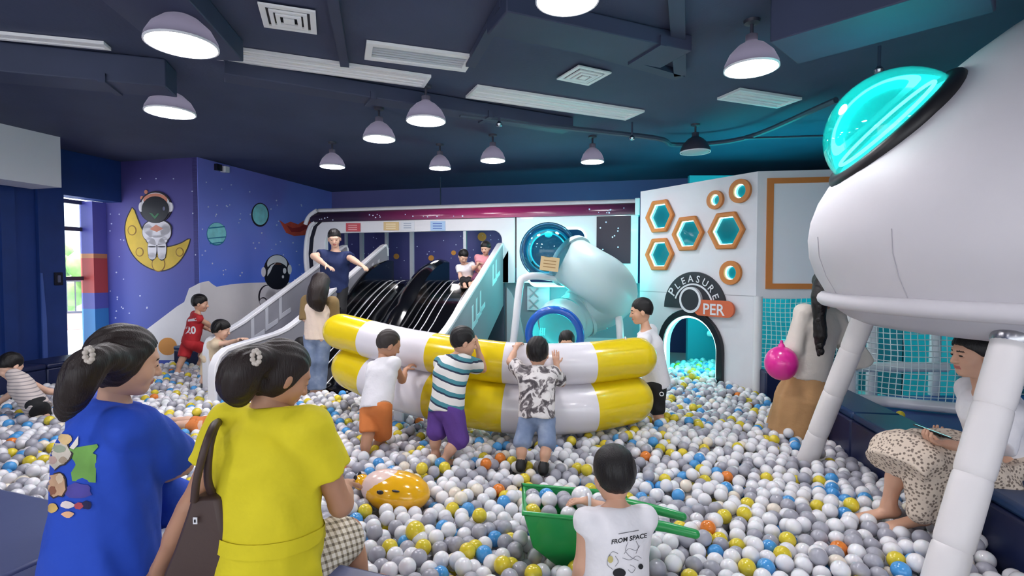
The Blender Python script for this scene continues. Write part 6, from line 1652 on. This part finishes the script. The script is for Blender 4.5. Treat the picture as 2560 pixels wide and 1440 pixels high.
near = np.nonzero(vis)[0]; near = near[np.argsort(np.linalg.norm(B[near] - CAM, axis=1))][:300]
nearset = np.zeros(len(B), bool); nearset[near] = True
# the 300 largest in view: single balls sharing one mesh per colour
V0, T0, Q0 = uvsphere(24, 14)
BMESH = []
for k, (n_, c, w_) in enumerate(PALW):
    me = bpy.data.meshes.new('ball_' + n_); me.from_pydata([tuple(v * BR_) for v in V0], [], T0 + Q0); me.materials.append(BM[k]); me.polygons.foreach_set('use_smooth', [True] * len(me.polygons)); me.update(); BMESH.append(me)
def ball(p, k, label, group):
    o = bpy.data.objects.new('pit_ball', BMESH[k]); COL.objects.link(o); o.location = Vector([float(x) for x in p]); o.rotation_euler = (random.random() * 3, random.random() * 3, 0)
    return tag(o, label, 'ball', group)
for i in near:
    n_ = PALW[ci_[i]][0]; ball(B[i], ci_[i], 'loose %s plastic ball lying in the front of the pit' % n_, '%s balls in the front of the pit' % n_)
# balls heaped in the wheelbarrow tub
tc_, t4 = TUB; k = 0
bx0 = (t4[0] + t4[3]) / 2; bx1 = (t4[1] + t4[2]) / 2; by = (t4[0] - t4[3]) / 2
for i in range(6):
    for j in range(3):
        p = bx0 + (bx1 - bx0) * (.10 + .158 * i + random.uniform(-.02, .02)) + by * (.60 * (j - 1) + random.uniform(-.08, .08)) + UP * (-.035 + .02 * random.random() + (.02 if j == 1 else 0)); c = random.choices(range(4), (.4, .25, .28, .07))[0]
        ball(p, c, '%s ball heaped in the green wheelbarrow' % PALW[c][0], '%s balls in the wheelbarrow' % PALW[c][0])
# a few bigger balls lying on top
for (u, v, r, c, lb) in ((1455, 1243, .055, 0, 'larger white ball on top of the wheelbarrow heap'), (1038, 1328, .05, 2, 'larger clear yellow ball in front of the animal toy'), (2251, 1037, .034, 2, 'single yellow ball left on the blue mat by the net')):
    p = px(u, v, {1455: 2.6, 1038: 2.62, 2251: 4.35}[u]); o = bpy.data.objects.new('large_ball', BMESH[c]); COL.objects.link(o); o.location = Vector([float(x) for x in p]); o.scale = (r / BR_,) * 3; tag(o, lb, 'ball')
# everything else in one object
def ball_field(name, P, cols, nu, nv, parent=None):
    V0, T0, Q0 = uvsphere(nu, nv); n = len(P); nv_ = len(V0)
    V = (P[:, None, :] + V0[None] * BR_).reshape(-1, 3)
    T = (np.array(T0)[None] + (np.arange(n) * nv_)[:, None, None]).reshape(-1, 3); Q = (np.array(Q0)[None] + (np.arange(n) * nv_)[:, None, None]).reshape(-1, 4)
    me = bpy.data.meshes.new(name); me.vertices.add(len(V)); me.vertices.foreach_set('co', V.astype(np.float32).ravel())
    lo = np.concatenate([T.ravel(), Q.ravel()]); me.loops.add(len(lo)); me.loops.foreach_set('vertex_index', lo.astype(np.int32))
    st = np.concatenate([np.arange(len(T)) * 3, len(T) * 3 + np.arange(len(Q)) * 4]); me.polygons.add(len(st)); me.polygons.foreach_set('loop_start', st.astype(np.int32))
    for m_ in BM: me.materials.append(m_)
    mi = np.concatenate([np.repeat(cols, len(T0)), np.repeat(cols, len(Q0))]); me.polygons.foreach_set('material_index', mi.astype(np.int32))
    me.polygons.foreach_set('use_smooth', np.ones(len(st), bool)); me.update(calc_edges=True)
    return link(name, me, parent)
rest = ~nearset
visr = rest & istop; deep = rest & ~istop
pit = ball_field('pit_balls', B[visr], ci_[visr], 14, 8)
tag(pit, 'thousands of white grey yellow and blue plastic balls filling the pit', 'balls', kind='stuff')
dp = ball_field('lower_balls', B[deep], ci_[deep], 10, 6, pit); dp['kind'] = 'stuff'
print('balls', len(B), len(near))
